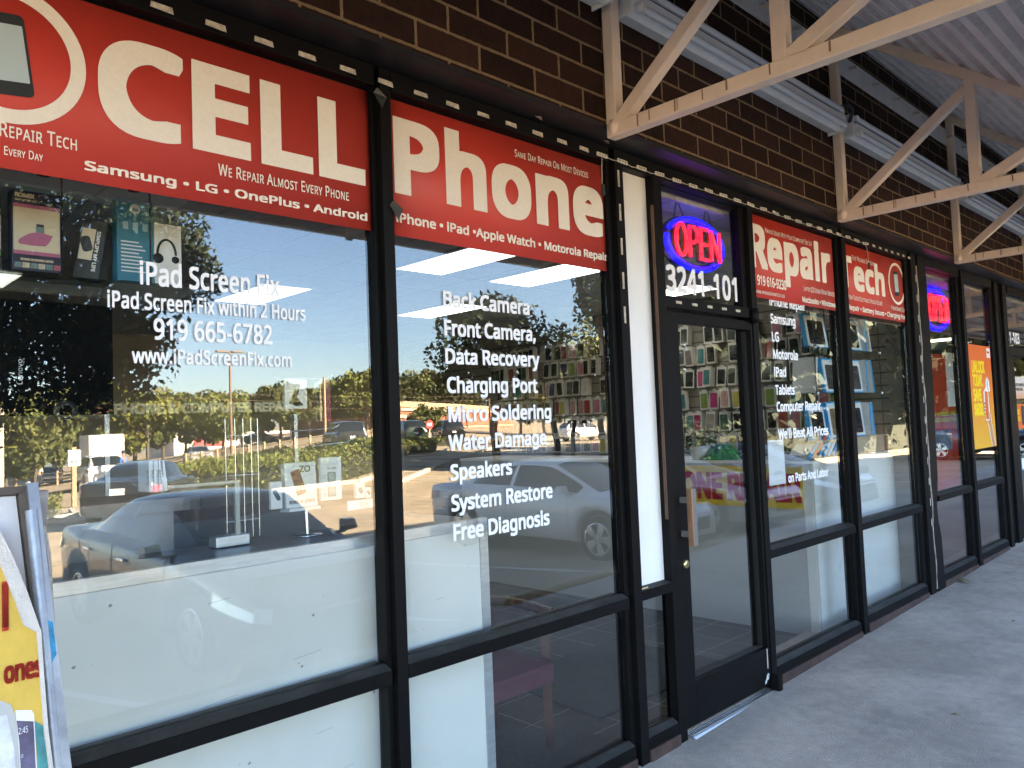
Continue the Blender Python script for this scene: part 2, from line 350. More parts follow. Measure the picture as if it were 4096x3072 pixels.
# ---------------------------------------------------------------- door
df = thing('door_frame', 'black door frame with a glazed transom above the shop door', 'door frame')
MB().box(3.277, 3.346, -.05, .0, .0, 2.9).box(3.35, 3.392, .001, .07, .0, 2.9).build('jamb', K['black'], df, .0025)
MB().box(4.226, 4.285, -.05, .0, .0, 2.9).box(4.226, 4.285, .001, .07, .0, 2.9).build('jamb', K['black'], df, .0025)
MB().box(3.347, 4.225, -.05, .0, 2.165, 2.226).box(3.393, 4.225, .001, .06, 2.165, 2.24).build('transom_bar', K['black'], df, .002)
MB().box(3.347, 4.225, -.05, .0, 2.826, 2.9).box(3.393, 4.225, .001, .06, 2.82, 2.9).build('head_rail', K['black'], df, .002)
MB().box(3.393, 3.414, -.004, .02, 2.227, 2.825).box(4.17, 4.225, -.022, .02, 2.227, 2.825).build('glazing_stop', K['black'], df)
pane('transom_pane', df, 3.413, 4.172, 2.235, 2.83)
MB().prism([(-.085, .002), (-.07, .018), (-.02, .026), (.03, .018), (.045, .0)], 'x', 3.37, 4.26).add([(3.40, -.06+.012*k, .024) for k in range(2)], []).build('threshold', mat('grooved_alu', (.55, .56, .58), .35, .85, .2, 10, stretch=(.2, 60, 1)), df)
for k in range(4): MB().box(3.37, 4.26, -.062+.014*k, -.056+.014*k, .0215, .028).build('threshold_rib', K['silver'], df)
door = thing('glass_door', 'black framed glass shop door with a flat metal pull handle', 'door')
MB().box(3.351, 3.452, -.042, .004, .052, 2.148).box(4.204, 4.223, -.042, .004, .052, 2.148).box(3.4525, 4.2035, -.042, .004, .052, .265).box(3.4525, 4.2035, -.042, .004, 2.095, 2.148).build('leaf_frame', K['black'], door, .0025)
MB().box(3.452, 3.458, -.012, .018, .265, 2.095).box(4.1975, 4.2035, -.012, .018, .265, 2.095).box(3.459, 4.197, -.014, .018, .265, .275).build('glazing_bead', K['blackrough'], door)
pane('door_pane', door, 3.451, 4.205, .264, 2.096)
hd = MB().box(3.379, 3.384, -.120, -.088, .957, 1.243); hd.build('pull_handle', K['warmside'], door, .001)
MB().box(3.3845, 3.418, -.120, -.114, .957, 1.243).box(3.386, 3.40, -.114, -.041, 1.0, 1.03).box(3.386, 3.40, -.114, -.041, 1.17, 1.2).build('handle_front', mat('grey_alu', (.20, .19, .19), .45, .4), door, .001)
MB().lathe([(.0, -.056), (.019, -.056), (.022, -.05), (.022, -.043)], 24, 0, Matrix.Translation((3.405, 0, .86)), 'y').build('lock_cylinder', K['brass'], door)
MB().box(3.4025, 3.4075, -.0575, -.0565, .853, .867).build('keyhole', K['ink'], door)
MB().lathe([(.0, .0), (.026, .0), (.026, .085), (.0, .085)], 16, 0, Matrix.Translation((4.218, -.062, 2.135)), 'z').build('top_pivot', K['black'], door)
MB().box(4.205, 4.25, -.1, -.043, .025, .11).build('bottom_pivot', K['black'], door, .006)
MB().box(4.185, 4.195, -.0435, -.0425, .15, .26).build('worn_label', K['tape'], door)
for (x, z, a) in ((4.165, .085, .03), (4.15, .07, .02), (4.185, .10, .016)): MB().prism([(x, z), (x+a, z+.005), (x+a*.9, z+a*1.3), (x+a*.3, z+a)], 'y', -.0435, -.0425).build('paint_chip', K['beamgrey'], door)
# ---------------------------------------------------------------- leftover tape and LED modules along the head
def stick(par, x, w=.066, y=-.0515):
    dx = random.uniform(-.004, .004); return MB().prism([(x+dx, 2.842), (x+w+dx, 2.840+random.uniform(-.002, .003)), (x+w+dx-.004, 2.858), (x+.002+dx, 2.8585)], 'y', y-.0006, y+.001).build('adhesive_strip', K['tape'], par)
for k in range(13): stick(W1 if k < 5 else W2, .825+.1573*k)
for k in range(8): stick(W4, 6.0+.125*k, .05)
for k in range(5):
    MB().box(2.985, 2.998, -.0525, -.0505, 2.72-.165*k, 2.80-.165*k).build('adhesive_strip', K['tape'], W2)
for k in range(5): MB().box(3.43+.15*k, 3.48+.15*k, -.0525, -.0505, 2.19, 2.204).build('adhesive_strip', K['tape'], df)
led = thing('led_string', 'string of small white LED modules wired along the door head', 'light string')
ledm = MB().box(-.038, .038, -.0555, -.0505, -.009, .009); 
for q in (-.02, 0, .02): ledm.lathe([(.0, -.058), (.006, -.0575), (.0065, -.0555)], 10, 1, Matrix.Translation((q, 0, 0)), 'y')
l0 = ledm.build('led_module', [mat('led_white', (.66, .63, .55), .5), mat('led_lens', (.40, .36, .25), .2)], led, 0, (2.87, 0, 2.847))
wirepts = [(2.862, -.052, 2.70), (2.864, -.053, 2.79), (2.87, -.053, 2.847)]
for k in range(1, 21):
    x = 2.87+.1553*k; c = l0.copy(); COL.objects.link(c); c.parent = led; c.location = (x, 0, 2.847+random.uniform(-.003, .003)); c.rotation_euler = (0, random.uniform(-.07, .07), 0)
    wirepts += [(x-.08, -.053, 2.842-random.uniform(0, .004)), (x, -.053, 2.847)]
wirepts += [(6.01, -.053, 2.80), (6.02, -.055, 2.70)]
MB().tube(wirepts, .0022, 5).build('wire', K['tape'], led)
for x in (2.855, 6.01): MB().box(x, x+.018, -.06, -.05, 2.655, 2.705).build('plug', K['ink'], led)
# clips that held a banner
for (x, z, lab) in ((1.668, 2.40, 'torn scrap of black tape on the mullion between the first two red banners'), (1.612, 2.795, 'small torn scrap of tape at the top corner of the first red banner')):
    tag(MB().add([(0, 0, 0), (.05, -.012, -.01), (.035, -.004, -.05), (.012, -.01, .018)], [(0, 1, 2), (0, 3, 1)]).build('tape_scrap', mat('foil', (.04, .04, .04), .3, .5), None, 0, (x-.03, -.056, z)), lab, 'tape scrap', 'torn tape scraps')
# ---------------------------------------------------------------- red banners
def banner(label, x0, x1, y=-.002, z0=2.31, z1=2.82):
    t = thing('banner', label, 'banner', (0, 0, 0), 0, 'red printed banners over the shop windows')
    n = 1; b = MB()
    for i in range(n):
        a, c = x0+(x1-x0)*i/n, x0+(x1-x0)*(i+1)/n
        ya = yc = y
        b.add([(a, ya, z0), (c, yc, z0), (c, yc, z1), (a, ya, z1)], [(0, 1, 2, 3)], 0, None, True)
    o = b.build('sheet', K['red'], t); sm = o.modifiers.new('s', 'SOLIDIFY'); sm.thickness = .001; sm.offset = -1
    return t
B1 = banner('largest red banner reading CELL, leftmost of the banners', -.60, 1.6155)
B2 = banner('red banner reading Phone with Motorola Repair along its foot', 1.676, 2.958)
B3 = banner('red banner reading Repair with a phone number, right of the door', 4.288, 5.50)
B4 = banner('small red banner reading Tech with a round white ring at its right', 5.627, 6.905)
TY = -.0046
LB = {'CELL': (B1, (None, 1.612)), 'PHONE': (B2, (None, None)), 'REPAIR': (B3, (4.29, 5.498)), 'TECH': (B4, (5.63, 6.90))}
TX = [
('CELL', 'CELL', 0.696, 1.574, 2.469, 0.277, 'x'), ('CELL', 'Samsung \u2022 LG \u2022 OnePlus \u2022 Android', 0.659, 1.577, 2.343, 0.027, 'b'),
('CELL', 'We Repair Almost Every Phone', 1.035, 1.502, 2.403, 0.037, 's'), ('CELL', 'Repair Tech', 0.461, 0.641, 2.392, 0.039, 's'), ('CELL', 'Every Day', 0.471, 0.559, 2.345, 0.023, 's'),
('PHONE', 'Phone', 1.701, 2.92, 2.469, 0.289, 'x'), ('PHONE', 'iPhone \u2022 iPad \u2022Apple Watch \u2022 Motorola Repair', 1.703, 2.938, 2.36, 0.037, 'b'), ('PHONE', 'Same Day Repair On Most Devices', 2.335, 2.819, 2.74, 0.032, 's'),
('REPAIR', 'Repair', 4.316, 5.454, 2.493, 0.271, 'x'), ('REPAIR', 'Having Issues With Your Computer? See Us!', 4.523, 5.17, 2.728, 0.032, 's'), ('REPAIR', 'Call 919 616-9230', 4.272, 4.764, 2.388, 0.062, 'b'),
('REPAIR', 'www.phonerepairtech.us', 4.354, 4.734, 2.336, 0.025, 's'), ('REPAIR', 'Laptop LCD Screen Repair Services', 5.012, 5.49, 2.409, 0.034, 's'), ('REPAIR', 'Macbooks \u2022 Windows', 4.984, 5.495, 2.331, 0.037, 'b'),
('TECH', 'T', 5.60, 5.825, 2.50, 0.235, 'x'), ('TECH', 'ech', 5.85, 6.449, 2.49, 0.235, 'x'), ('TECH', 'Fast Reliable Services', 5.843, 6.248, 2.715, 0.036, 's'), ('TECH', 'Your Trusted Electronics Problem Solver!', 5.732, 6.372, 2.414, 0.036, 's'),
('TECH', 'Screen Repair \u2022 Battery Issues \u2022 Charging Port', 5.5, 6.885, 2.335, 0.038, 'b'), ('TECH', 'Phone Repair Tech', 6.561, 6.86, 2.396, 0.038, 's')]
for g, s, x0, x1, zb, cap, st in TX:
    text('lettering', s, x0, x1, zb, cap, K['cream'], LB[g][0], TY, st, LB[g][1])
def ring(par, cx, cz, ro, ri, sxx=1.0):
    b = MB(); n = 64
    for i in range(n):
        a0, a1 = 2*math.pi*i/n, 2*math.pi*(i+1)/n
        P = lambda r_, a: (cx+sxx*r_*math.cos(a), TY, cz+r_*math.sin(a))
        b.quad(P(ri, a0), P(ri, a1), P(ro, a1), P(ro, a0))
    return b.build('printed_ring', K['cream'], par)
def rrect(cx, cz, w, h, r, tilt=0, n=5):
    pts = []
    for (sx, sz, a0) in ((1, 1, 0), (-1, 1, 90), (-1, -1, 180), (1, -1, 270)):
        for k in range(n+1):
            a = R_(a0+90*k/n); x = sx*(w/2-r)+r*math.cos(a); z = sz*(h/2-r)+r*math.sin(a)
            pts.append((cx+x*math.cos(tilt)-z*math.sin(tilt), cz+x*math.sin(tilt)+z*math.cos(tilt)))
    return pts
def flat(name, poly, m, par, y): 
    o = MB().add([(p[0], y, p[1]) for p in poly], [list(range(len(poly)))]).build(name, m, par); return o
K['phoneblk'] = mat('print_black', (.018, .02, .022), .5); K['phonescr'] = mat('print_screen', (.42, .50, .52), .5)
ring(B1, .478, 2.618, .188, .150)
flat('printed_phone', rrect(.478, 2.612, .102, .215, .014, .12), K['phoneblk'], B1, TY-.0004); flat('printed_screen', rrect(.478, 2.616, .088, .150, .003, .12), K['phonescr'], B1, TY-.0008)
ring(B4, 6.713, 2.62, .172, .150, 1.03)
flat('printed_phone', rrect(6.705, 2.62, .10, .20, .014, .08), K['phoneblk'], B4, TY-.0004); flat('printed_screen', rrect(6.705, 2.624, .084, .145, .003, .08), K['phonescr'], B4, TY-.0008)
# ---------------------------------------------------------------- white vinyl on the glass
VT = {'W1': W1, 'W2': W2, 'W3': W3, 'T': df}
for g, s, x0, x1, zb, cap, st in [
('W1', 'iPad Screen Fix', 0.802, 1.234, 2.042, 0.068, 'c'), ('W1', 'iPad Screen Fix within 2 Hours', 0.715, 1.325, 1.97, 0.048, 'c'), ('W1', '919 665-6782', 0.838, 1.205, 1.886, 0.062, 'c'), ('W1', 'www.iPadScreenFix.com', 0.777, 1.271, 1.816, 0.044, 'c'),
('W2', 'Back Camera', 1.918, 2.394, 2.064, 0.063, 'w'), ('W2', 'Front Camera,', 1.918, 2.425, 1.952, 0.062, 'w'), ('W2', 'Data Recovery', 1.919, 2.444, 1.843, 0.061, 'w'), ('W2', 'Charging Port', 1.922, 2.425, 1.731, 0.062, 'w'),
('W2', 'Micro Soldering', 1.924, 2.504, 1.619, 0.061, 'w'), ('W2', 'Water Damage', 1.919, 2.466, 1.509, 0.061, 'w'), ('W2', 'Speakers', 1.924, 2.254, 1.396, 0.061, 'w'), ('W2', 'System Restore', 1.923, 2.491, 1.278, 0.063, 'w'), ('W2', 'Free Diagnosis', 1.929, 2.465, 1.166, 0.064, 'w'),
('W3', 'iPhone Repair', 4.538, 5.034, 2.274, 0.06, 'w'), ('W3', 'Samsung', 4.541, 4.876, 2.163, 0.061, 'w'), ('W3', 'LG', 4.546, 4.637, 2.05, 0.061, 'w'), ('W3', 'Motorola', 4.549, 4.883, 1.941, 0.061, 'w'), ('W3', 'iPad', 4.548, 4.708, 1.83, 0.061, 'w'),
('W3', 'Tablets', 4.55, 4.813, 1.718, 0.061, 'w'), ('W3', 'Computer Repair', 4.556, 5.181, 1.613, 0.061, 'w'), ('W3', "We'll Beat All Prices", 4.558, 5.275, 1.443, 0.062, 'w'), ('W3', 'on Parts And Labor', 4.658, 5.237, 1.167, 0.055, 'w'), ('T', '3241-101', 3.43, 4.150, 2.264, 0.142, 'n')]:
    text('lettering', s, x0, x1, zb, cap, K['white'], VT[g], .0018, st)
pn = thing('paper_notice', 'white paper notice taped low inside the window right of the door', 'notice')
MB().add([(4.430, .0115, 1.165), (4.644, .0115, 1.165), (4.640, .0125, 1.44), (4.436, .0125, 1.441)], [(0, 1, 2, 3), (3, 2, 1, 0)]).build('sheet', K['paper'], pn)
for (z, a, b) in ((1.42, 4.49, 4.60), (1.405, 4.51, 4.58), (1.24, 4.50, 4.59), (1.23, 4.49, 4.61)): MB().box(a, b, .0105, .011, z, z+.005).build('printed_line', K['grey'], pn)
# ---------------------------------------------------------------- canopy: trusses, deck, ledger, strip lights
TX0 = 2.74; TP = 2.435
def make_truss():
    t = thing('roof_truss', 'beige welded steel truss above the white panel, largest of the row', 'truss', (TX0, 0, 0), 0, 'beige canopy trusses')
    w_ = .06
    MB().box(0, w_, -.242, -.186, 2.9, 4.18).build('wall_post', K['beige'], t, .006)
    MB().prism([(-1.93, 2.858), (-.186, 2.858), (-.186, 2.921), (-1.93, 2.921)], 'x', 0, w_).build('bottom_chord', K['beige'], t, .006)
    sl = .75
    zt = lambda y: 4.18+(y+.186)*sl
    MB().prism([(-.186, zt(-.186)-.035), (-.186, zt(-.186)+.04), (-1.95, zt(-1.95)+.04), (-1.95, zt(-1.95)-.035)], 'x', 0.001, w_-.001).build('top_chord', K['beige'], t, .006)
    MB().box(.002, w_-.002, -1.035, -.975, 2.915, zt(-1.0)-.02).build('web_post', K['beige'], t, .006)
    d = Vector((-1.0+.243, zt(-1.0)-.06-2.935)); d.normalize(); n = Vector((-d.y, d.x))*.03
    a = Vector((-.235, 2.915)); b = Vector((-.985, zt(-1.0)-.07))
    MB().prism([tuple(a-n), tuple(b-n), tuple(b+n), tuple(a+n)], 'x', .003, w_-.003).build('diagonal', K['beige'], t, .006)
    b2 = Vector((-1.035, 2.92)); e2 = Vector((-1.5, zt(-1.5)-.05)); d = (e2-b2).normalized(); n = Vector((-d.y, d.x))*.03
    MB().prism([tuple(b2-n), tuple(e2-n), tuple(e2+n), tuple(b2+n)], 'x', .003, w_-.003).build('diagonal', K['beige'], t, .006)
    # weld bead and rust runs on the near chord
    MB().lathe([(.0, 0), (.05, 0), (.045, .02), (.03, .04)], 10, 0, Matrix.Translation((.03, -.215, 2.90)) @ Matrix.Rotation(R_(90), 4, 'X')).build('weld', K['beige'], t)
    return t
K['rust'] = mat('rust_run', (.27, .15, .09), .8, 0, .4, 30)
T1 = make_truss()
for y in (-.42, -.55, -.56, -.68, -.79, -.97, -.36, -1.2):
    MB().box(-.0015, .0, y, y+random.uniform(.003, .008), 2.862+random.uniform(0, .02), 2.916).build('rust_run', K['rust'], T1)
names = {1: 'beige canopy truss over the fourth red banner, second of the row', 2: 'beige canopy truss above the neighbouring shop, third of the row', 3: 'beige canopy truss at the far end, fourth of the row',
         -1: 'beige canopy truss over the largest red banner, reflected only', 4: 'beige canopy truss beyond the right edge, fifth of the row', 5: 'beige canopy truss beyond the right edge, sixth of the row', -2: 'beige canopy truss farthest behind the viewer'}
for k in (1, 2, 3, 4, 5, -1, -2):
    c = copy_tree(T1); c.location = (TX0+TP*k, 0, 0); c['label'] = names[k]
can = thing('canopy_roof', 'grey ribbed metal canopy roof sloping out from the brick wall', 'canopy')
dk = MB(); s = 0.0; sl = .75; L = math.hypot(1, sl); ylo = -1.97; yhi = -.183; run = (yhi-ylo)*L; pit = .152
u_ = Vector((0, -1/L, -sl/L)); nn = Vector((0, -sl/L, 1/L)); O = Vector((0, yhi, 4.18+.045)); prof = []
while s < run:
    for (ds, h) in ((0, 0), (.062, 0), (.078, .038), (.136, .038)):
        if s+ds < run: prof.append((s+ds, h))
    s += pit
mi = []
for i in range(len(prof)-1):
    a = O+u_*prof[i][0]+nn*prof[i][1]; b = O+u_*prof[i+1][0]+nn*prof[i+1][1]
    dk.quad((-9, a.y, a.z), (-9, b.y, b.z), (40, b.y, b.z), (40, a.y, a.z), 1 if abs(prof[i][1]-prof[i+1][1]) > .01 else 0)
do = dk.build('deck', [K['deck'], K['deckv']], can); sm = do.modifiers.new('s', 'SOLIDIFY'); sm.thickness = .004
MB().box(-9, 40, -2.02, -1.965, 2.86, 3.02).prism([(-2.02, 3.021), (-1.95, 3.021), (-1.95, 3.06), (-2.02, 3.045)], 'x', -9, 40).build('fascia', K['beige'], can)
led2 = thing('ledger_beam', 'long grey steel ledger plate bolted high along the brick wall', 'beam')
MB().box(-9, 40, -.196, -.181, 3.918, 4.058).build('plate', K['beamgrey'], led2)
for k in range(24):
    MB().tube([(3.4+.42*k, -.197, 3.99), (3.4+.42*k, -.245, 3.985)], .011, 8).build('bolt', K['tape'], led2)
def make_light():
    t = thing('strip_light', 'unlit twin tube strip light on the brick wall left of the second truss', 'light', (2.83, -.18, 3.46), 0, 'strip lights along the brick wall')
    MB().prism([(-.004, -.02), (-.07, -.03), (-.115, .0), (-.135, .05), (-.07, .06), (-.004, .12)], 'x', .0, 2.28).build('housing', K['fixture'], t, .003)
    for (y, z) in ((-.135, -.012), (-.115, .095)):
        MB().tube([(.06, y, z), (2.22, y, z)], .019, 12).build('tube', K['tube'], t)
        for x in (.03, 2.21): MB().box(x, x+.035, y-.016, y+.02, z-.018, z+.018).build('lamp_holder', K['fixture'], t, .004)
    for x in (-.01, 2.28): MB().box(x, x+.01, -.12, -.002, -.04, .12).build('end_cap', K['fixture'], t, .003)
    MB().tube([(2.26, -.09, .12), (2.32, -.13, .15), (2.37, -.14, .12), (2.41, -.1, .06)], .012, 7).build('cable', K['ink'], t)
    return t
SL = make_light()
for k, lab in ((1, 'unlit twin tube strip light between the second and third trusses'), (2, 'unlit twin tube strip light between the third and fourth trusses'), (3, 'unlit twin tube strip light past the fourth truss'), (-1, 'unlit twin tube strip light above the largest red banner')):
    c = copy_tree(SL); c.location = (2.83+TP*k, -.18, 3.46); c['label'] = lab
# ---------------------------------------------------------------- open signs
K['neonr'] = mat('neon_red', (.5, .02, .05), .3, emit=(1, .006, .022), es=.17); K['neonb'] = mat('neon_blue', (.02, .02, .6), .3, emit=(.002, .002, 1), es=.2)
K['signblk'] = mat('sign_backing', (.012, .012, .014), .35)
def arc(cx, cz, a, b, t0, t1, n=28): return [(cx+a*math.cos(R_(t0+(t1-t0)*i/n)), 0, cz+b*math.sin(R_(t0+(t1-t0)*i/n))) for i in range(n+1)]
def strokes(kind, x, w, h):
    z0, z1 = -h/2, h/2
    if kind == 'O': return [[(x+w/2+w/2*math.cos(a), 0, h/2*math.sin(a)) for a in [2*math.pi*i/20 for i in range(21)]]]
    if kind == 'P': return [[(x, 0, z0), (x, 0, z1), (x+w*.6, 0, z1), (x+w*.95, 0, z1-h*.12), (x+w, 0, z1-h*.27), (x+w*.9, 0, z1-h*.42), (x+w*.55, 0, z1-h*.52), (x+.01, 0, z1-h*.52)]]
    if kind == 'E': return [[(x, 0, z0), (x, 0, z1)], [(x-.006, 0, z1), (x+w, 0, z1)], [(x-.006, 0, z0), (x+w, 0, z0)], [(x, 0, .0), (x+w*.85, 0, .0)]]
    return [[(x, 0, z0), (x, 0, z1)], [(x, 0, z1), (x+w, 0, z0)], [(x+w, 0, z0), (x+w, 0, z1)]]
def open_sign(label, cx, y, cz, sc):
    t = thing('open_sign', label, 'neon sign', (cx, y, cz), 0, 'lit open signs'); t.scale = (sc, sc, sc)
    a, b = .275, .135
    MB().tube(arc(0, 0, a, b, 0, 360, 48), .024, 8, 0, Matrix.Translation((0, .035, 0)) @ Matrix.Diagonal((1, .5, 1, 1))).build('backing_ring', K['signblk'], t)
    for (t0, t1) in ((-38, 152), (170, 300)): MB().tube(arc(0, 0, a, b, t0, t1, 36), .0165, 10).build('blue_tube', K['neonb'], t)
    MB().tube(arc(0, 0, a, b, 304, 320, 5), .0165, 10).build('blue_tube', K['neonb'], t)
    x = -.232
    for ch, w in (('O', .105), ('P', .082), ('E', .080), ('N', .095)):
        lt, bk = MB(), MB()
        for st in strokes(ch, (x-.022)*.93, w*.93, .17):
            lt.tube(st, .0098, 8, 0, Matrix.Translation((0, -.034, 0))); bk.tube(st, .017, 6, 0, Matrix.Translation((0, -.008, 0)) @ Matrix.Diagonal((1, .4, 1, 1)))
        lt.build('red_letter', K['neonr'], t); bk.build('letter_backing', K['signblk'], t)
        x += w+.034
    MB().box(-.2, .2, .004, .02, -.012, .0).build('cross_bar', K['signblk'], t)
    for sx in (-.17, .12):
        for q in (0, 1):
            p0 = Vector((sx+(.0 if q == 0 else .10), .02, .135 if sx < 0 else .125)); p1 = Vector((sx+.04, .02, .24))
            ch = MB()
            for k in range(14):
                c = p0.lerp(p1, k/13)
                ch.tube([c+Vector((.0045*math.cos(g), .0045*math.sin(g)*(k % 2), .0075*math.sin(g))) for g in [2*math.pi*i/8 for i in range(9)]], .0014, 4)
            ch.build('hanging_chain', K['ink'], t)
    return t
open_sign('lit red and blue open sign over the shop door', 3.845, .075, 2.575, 1.03)
open_sign('lit red and blue open sign in the neighbouring shop window', 8.46, .25, 2.572, 1.45)
# ---------------------------------------------------------------- the car park in front of the shops (seen mirrored in the glass)
def lerp_tab(x, xs, ys):
    if x <= xs[0]: return ys[0]
    for i in range(len(xs)-1):
        if x <= xs[i+1]: return ys[i]+(ys[i+1]-ys[i])*(x-xs[i])/(xs[i+1]-xs[i])
    return ys[-1]
def ground_z(x, y):
    k = -y+2.31
    b = lerp_tab(y, [-9, -7, -4.4, -3.5, -2.75], [-.42, -.42, -.36, -.30, -.22])
    if k < 17: return b
    a = x/k
    return b+(k-17)*lerp_tab(a, [-.2, .2, .28, .42, .63, .83, 1.0, 1.6], [-.034, -.034, -.022, -.004, .030, .023, .010, .004])
xs = [-140, -80, -40, -20, -10]+[i*2.5 for i in range(-3, 33)]+[90, 110, 140, 180, 260]
ys = [-2.75, -3.1, -3.5, -4, -4.4, -5, -6, -7]+[-9-i*2.5 for i in range(44)]+[-125, -160, -220, -300, -420]
gv = []; gf = []
for y in ys:
    for x in xs: gv.append((x, y, ground_z(x, y)))
nx = len(xs)
for j in range(len(ys)-1):
    for i in range(nx-1): gf.append((j*nx+i, (j+1)*nx+i, (j+1)*nx+i+1, j*nx+i+1))
tag(MB().add(gv, gf, 0, None, True).build('car_park', K['asph']), kind='structure')
# far land behind the building so that the world has a horizon
tag(MB().box(-420, 420, 16.3, 420, -.6, -.3).box(-420, -9.3, -2.7, 16.3, -.6, -.3).box(40.3, 420, -2.7, 16.3, -.6, -.3).build('land', K['asph']), kind='structure')
def strip_on_ground(name, m, pts, wd, h=0.0, lift=.006, nseg=8):
    b = MB(); P = []
    for i in range(len(pts)-1):
        for k in range(nseg): P.append(Vector(pts[i]).lerp(Vector(pts[i+1]), k/nseg))
    P.append(Vector(pts[-1]))
    for i in range(len(P)-1):
        a, c = P[i], P[i+1]; d = (c-a).normalized(); nrm = Vector((-d.y, d.x))*wd/2
        q = [(v.x, v.y, ground_z(v.x, v.y)+lift) for v in (a-nrm, a+nrm, c+nrm, c-nrm)]
        if h:
            t_ = [(v[0], v[1], v[2]+h) for v in q]; q = [(v[0], v[1], v[2]-.1) for v in q]
            b.add(q+t_, [(4, 5, 6, 7), (0, 1, 5, 4), (2, 3, 7, 6), (1, 2, 6, 5), (3, 0, 4, 7)])
        else: b.add(q, [(0, 1, 2, 3)])
    return b.build(name, m)
pl = []
for x in (2.1, 5.08, 8.05, 11.0, 13.97, 16.94, 19.9, 22.9, 25.9, 28.9): pl.append(strip_on_ground('parking_line', K['paint'], [(x-.0, -3.4), (x-1.2, -8.4)], .1))
for (a, b) in (((4.6, -19.3), (9.0, -18.2)), ((9.5, -21.2), (12.9, -20.2)), ((17, -20.2), (22, -19)), ((18, -23.6), (23.6, -22.3))): pl.append(strip_on_ground('parking_line', K['paint'], [a, b], .11))
tag(join_meshes(pl, 'parking_line'), kind='structure')
# concrete wheel stops along the pavement
K['wstop'] = mat('stop_paint', (.40, .27, .12), .85, 0, .25, 9, .3, 40)
def wheel_stop():
    b = MB(); P = [(-.07, 0), (.07, 0), (.055, .10), (.03, .125), (-.03, .125), (-.055, .10)]
    vs = [(-.92, p[0], p[1]*.99) for p in P]+[(.92, p[0], p[1]*.99) for p in P]; xe = lambda z: .92-.12*z/.125
    vs = [(-xe(p[1]), p[0]*1.15, p[1]) for p in P]+[(xe(p[1]), p[0]*1.15, p[1]) for p in P]
    return b.add(vs, [(0, 1, 2, 3, 4, 5)[::-1], (6, 7, 8, 9, 10, 11)]+[(i, (i+1) % 6, 6+(i+1) % 6, 6+i) for i in range(6)]).build('wheel_stop', K['wstop'], None, .008)
ws = wheel_stop(); ws.location = (6.52, -3.62, -.31); tag(ws, 'tan painted wheel stop in the empty bay between the grey and white sedans', 'wheel stop', 'wheel stops along the pavement')
for x, lab in ((3.56, 'tan painted wheel stop in front of the near grey sedan'), (9.8, 'tan painted wheel stop in front of the white sedan'), (12.5, 'tan painted wheel stop in front of the silver sedan'), (15.5, 'tan painted wheel stop in front of the charcoal sedan'), (18.4, 'tan painted wheel stop in the empty bay beyond the charcoal sedan'), (21.4, 'tan painted wheel stop far along the pavement')):
    c = ws.copy(); COL.objects.link(c); c.location = (x, -3.62, -.31); c['label'] = lab
K['stain'] = mat('oil_stain', (.20, .15, .09), .9, 0, .3, 8)
# ---------------------------------------------------------------- cars
K['tyre'] = mat('tyre_rubber', (.02, .02, .021), .8, 0, .2, 30); K['rim'] = mat('alloy_rim', (.62, .63, .65), .25, .85); K['rimd'] = mat('rim_dark', (.03, .03, .032), .5)
K['cglass'] = mat('car_glass', (.012, .015, .017), .04, 0, spec=.9); K['lampc'] = mat('lamp_clear', (.62, .65, .68), .08, .3, coat=1); K['lampr'] = mat('lamp_red', (.35, .012, .012), .12, coat=1)
K['plate'] = mat('number_plate', (.75, .76, .78), .5); K['blackpl'] = mat('black_plastic', (.02, .02, .021), .5); K['chrome'] = mat('chrome', (.8, .8, .82), .08, 1)
def paintm(name, c, metal=.3): return mat('paint_'+name, c, .32, metal, coat=.6)
def interp(tab, x): return lerp_tab(x, [p[0] for p in tab], [p[1] for p in tab])
def smooth_interp(tab, x):
    xs = [p[0] for p in tab]; ys = [p[1] for p in tab]; n = len(xs)
    if x <= xs[0]: return ys[0]
    if x >= xs[-1]: return ys[-1]
    i = max(k for k in range(n-1) if xs[k] <= x); h = xs[i+1]-xs[i]; t = (x-xs[i])/h
    def sl(k):
        if k == 0: return (ys[1]-ys[0])/(xs[1]-xs[0])
        if k == n-1: return (ys[-1]-ys[-2])/(xs[-1]-xs[-2])
        a = (ys[k]-ys[k-1])/(xs[k]-xs[k-1]); b = (ys[k+1]-ys[k])/(xs[k+1]-xs[k])
        return 0 if a*b <= 0 else 2*a*b/(a+b)
    m0, m1 = sl(i)*h, sl(i+1)*h
    return (2*t**3-3*t*t+1)*ys[i]+(t**3-2*t*t+t)*m0+(-2*t**3+3*t*t)*ys[i+1]+(t**3-t*t)*m1
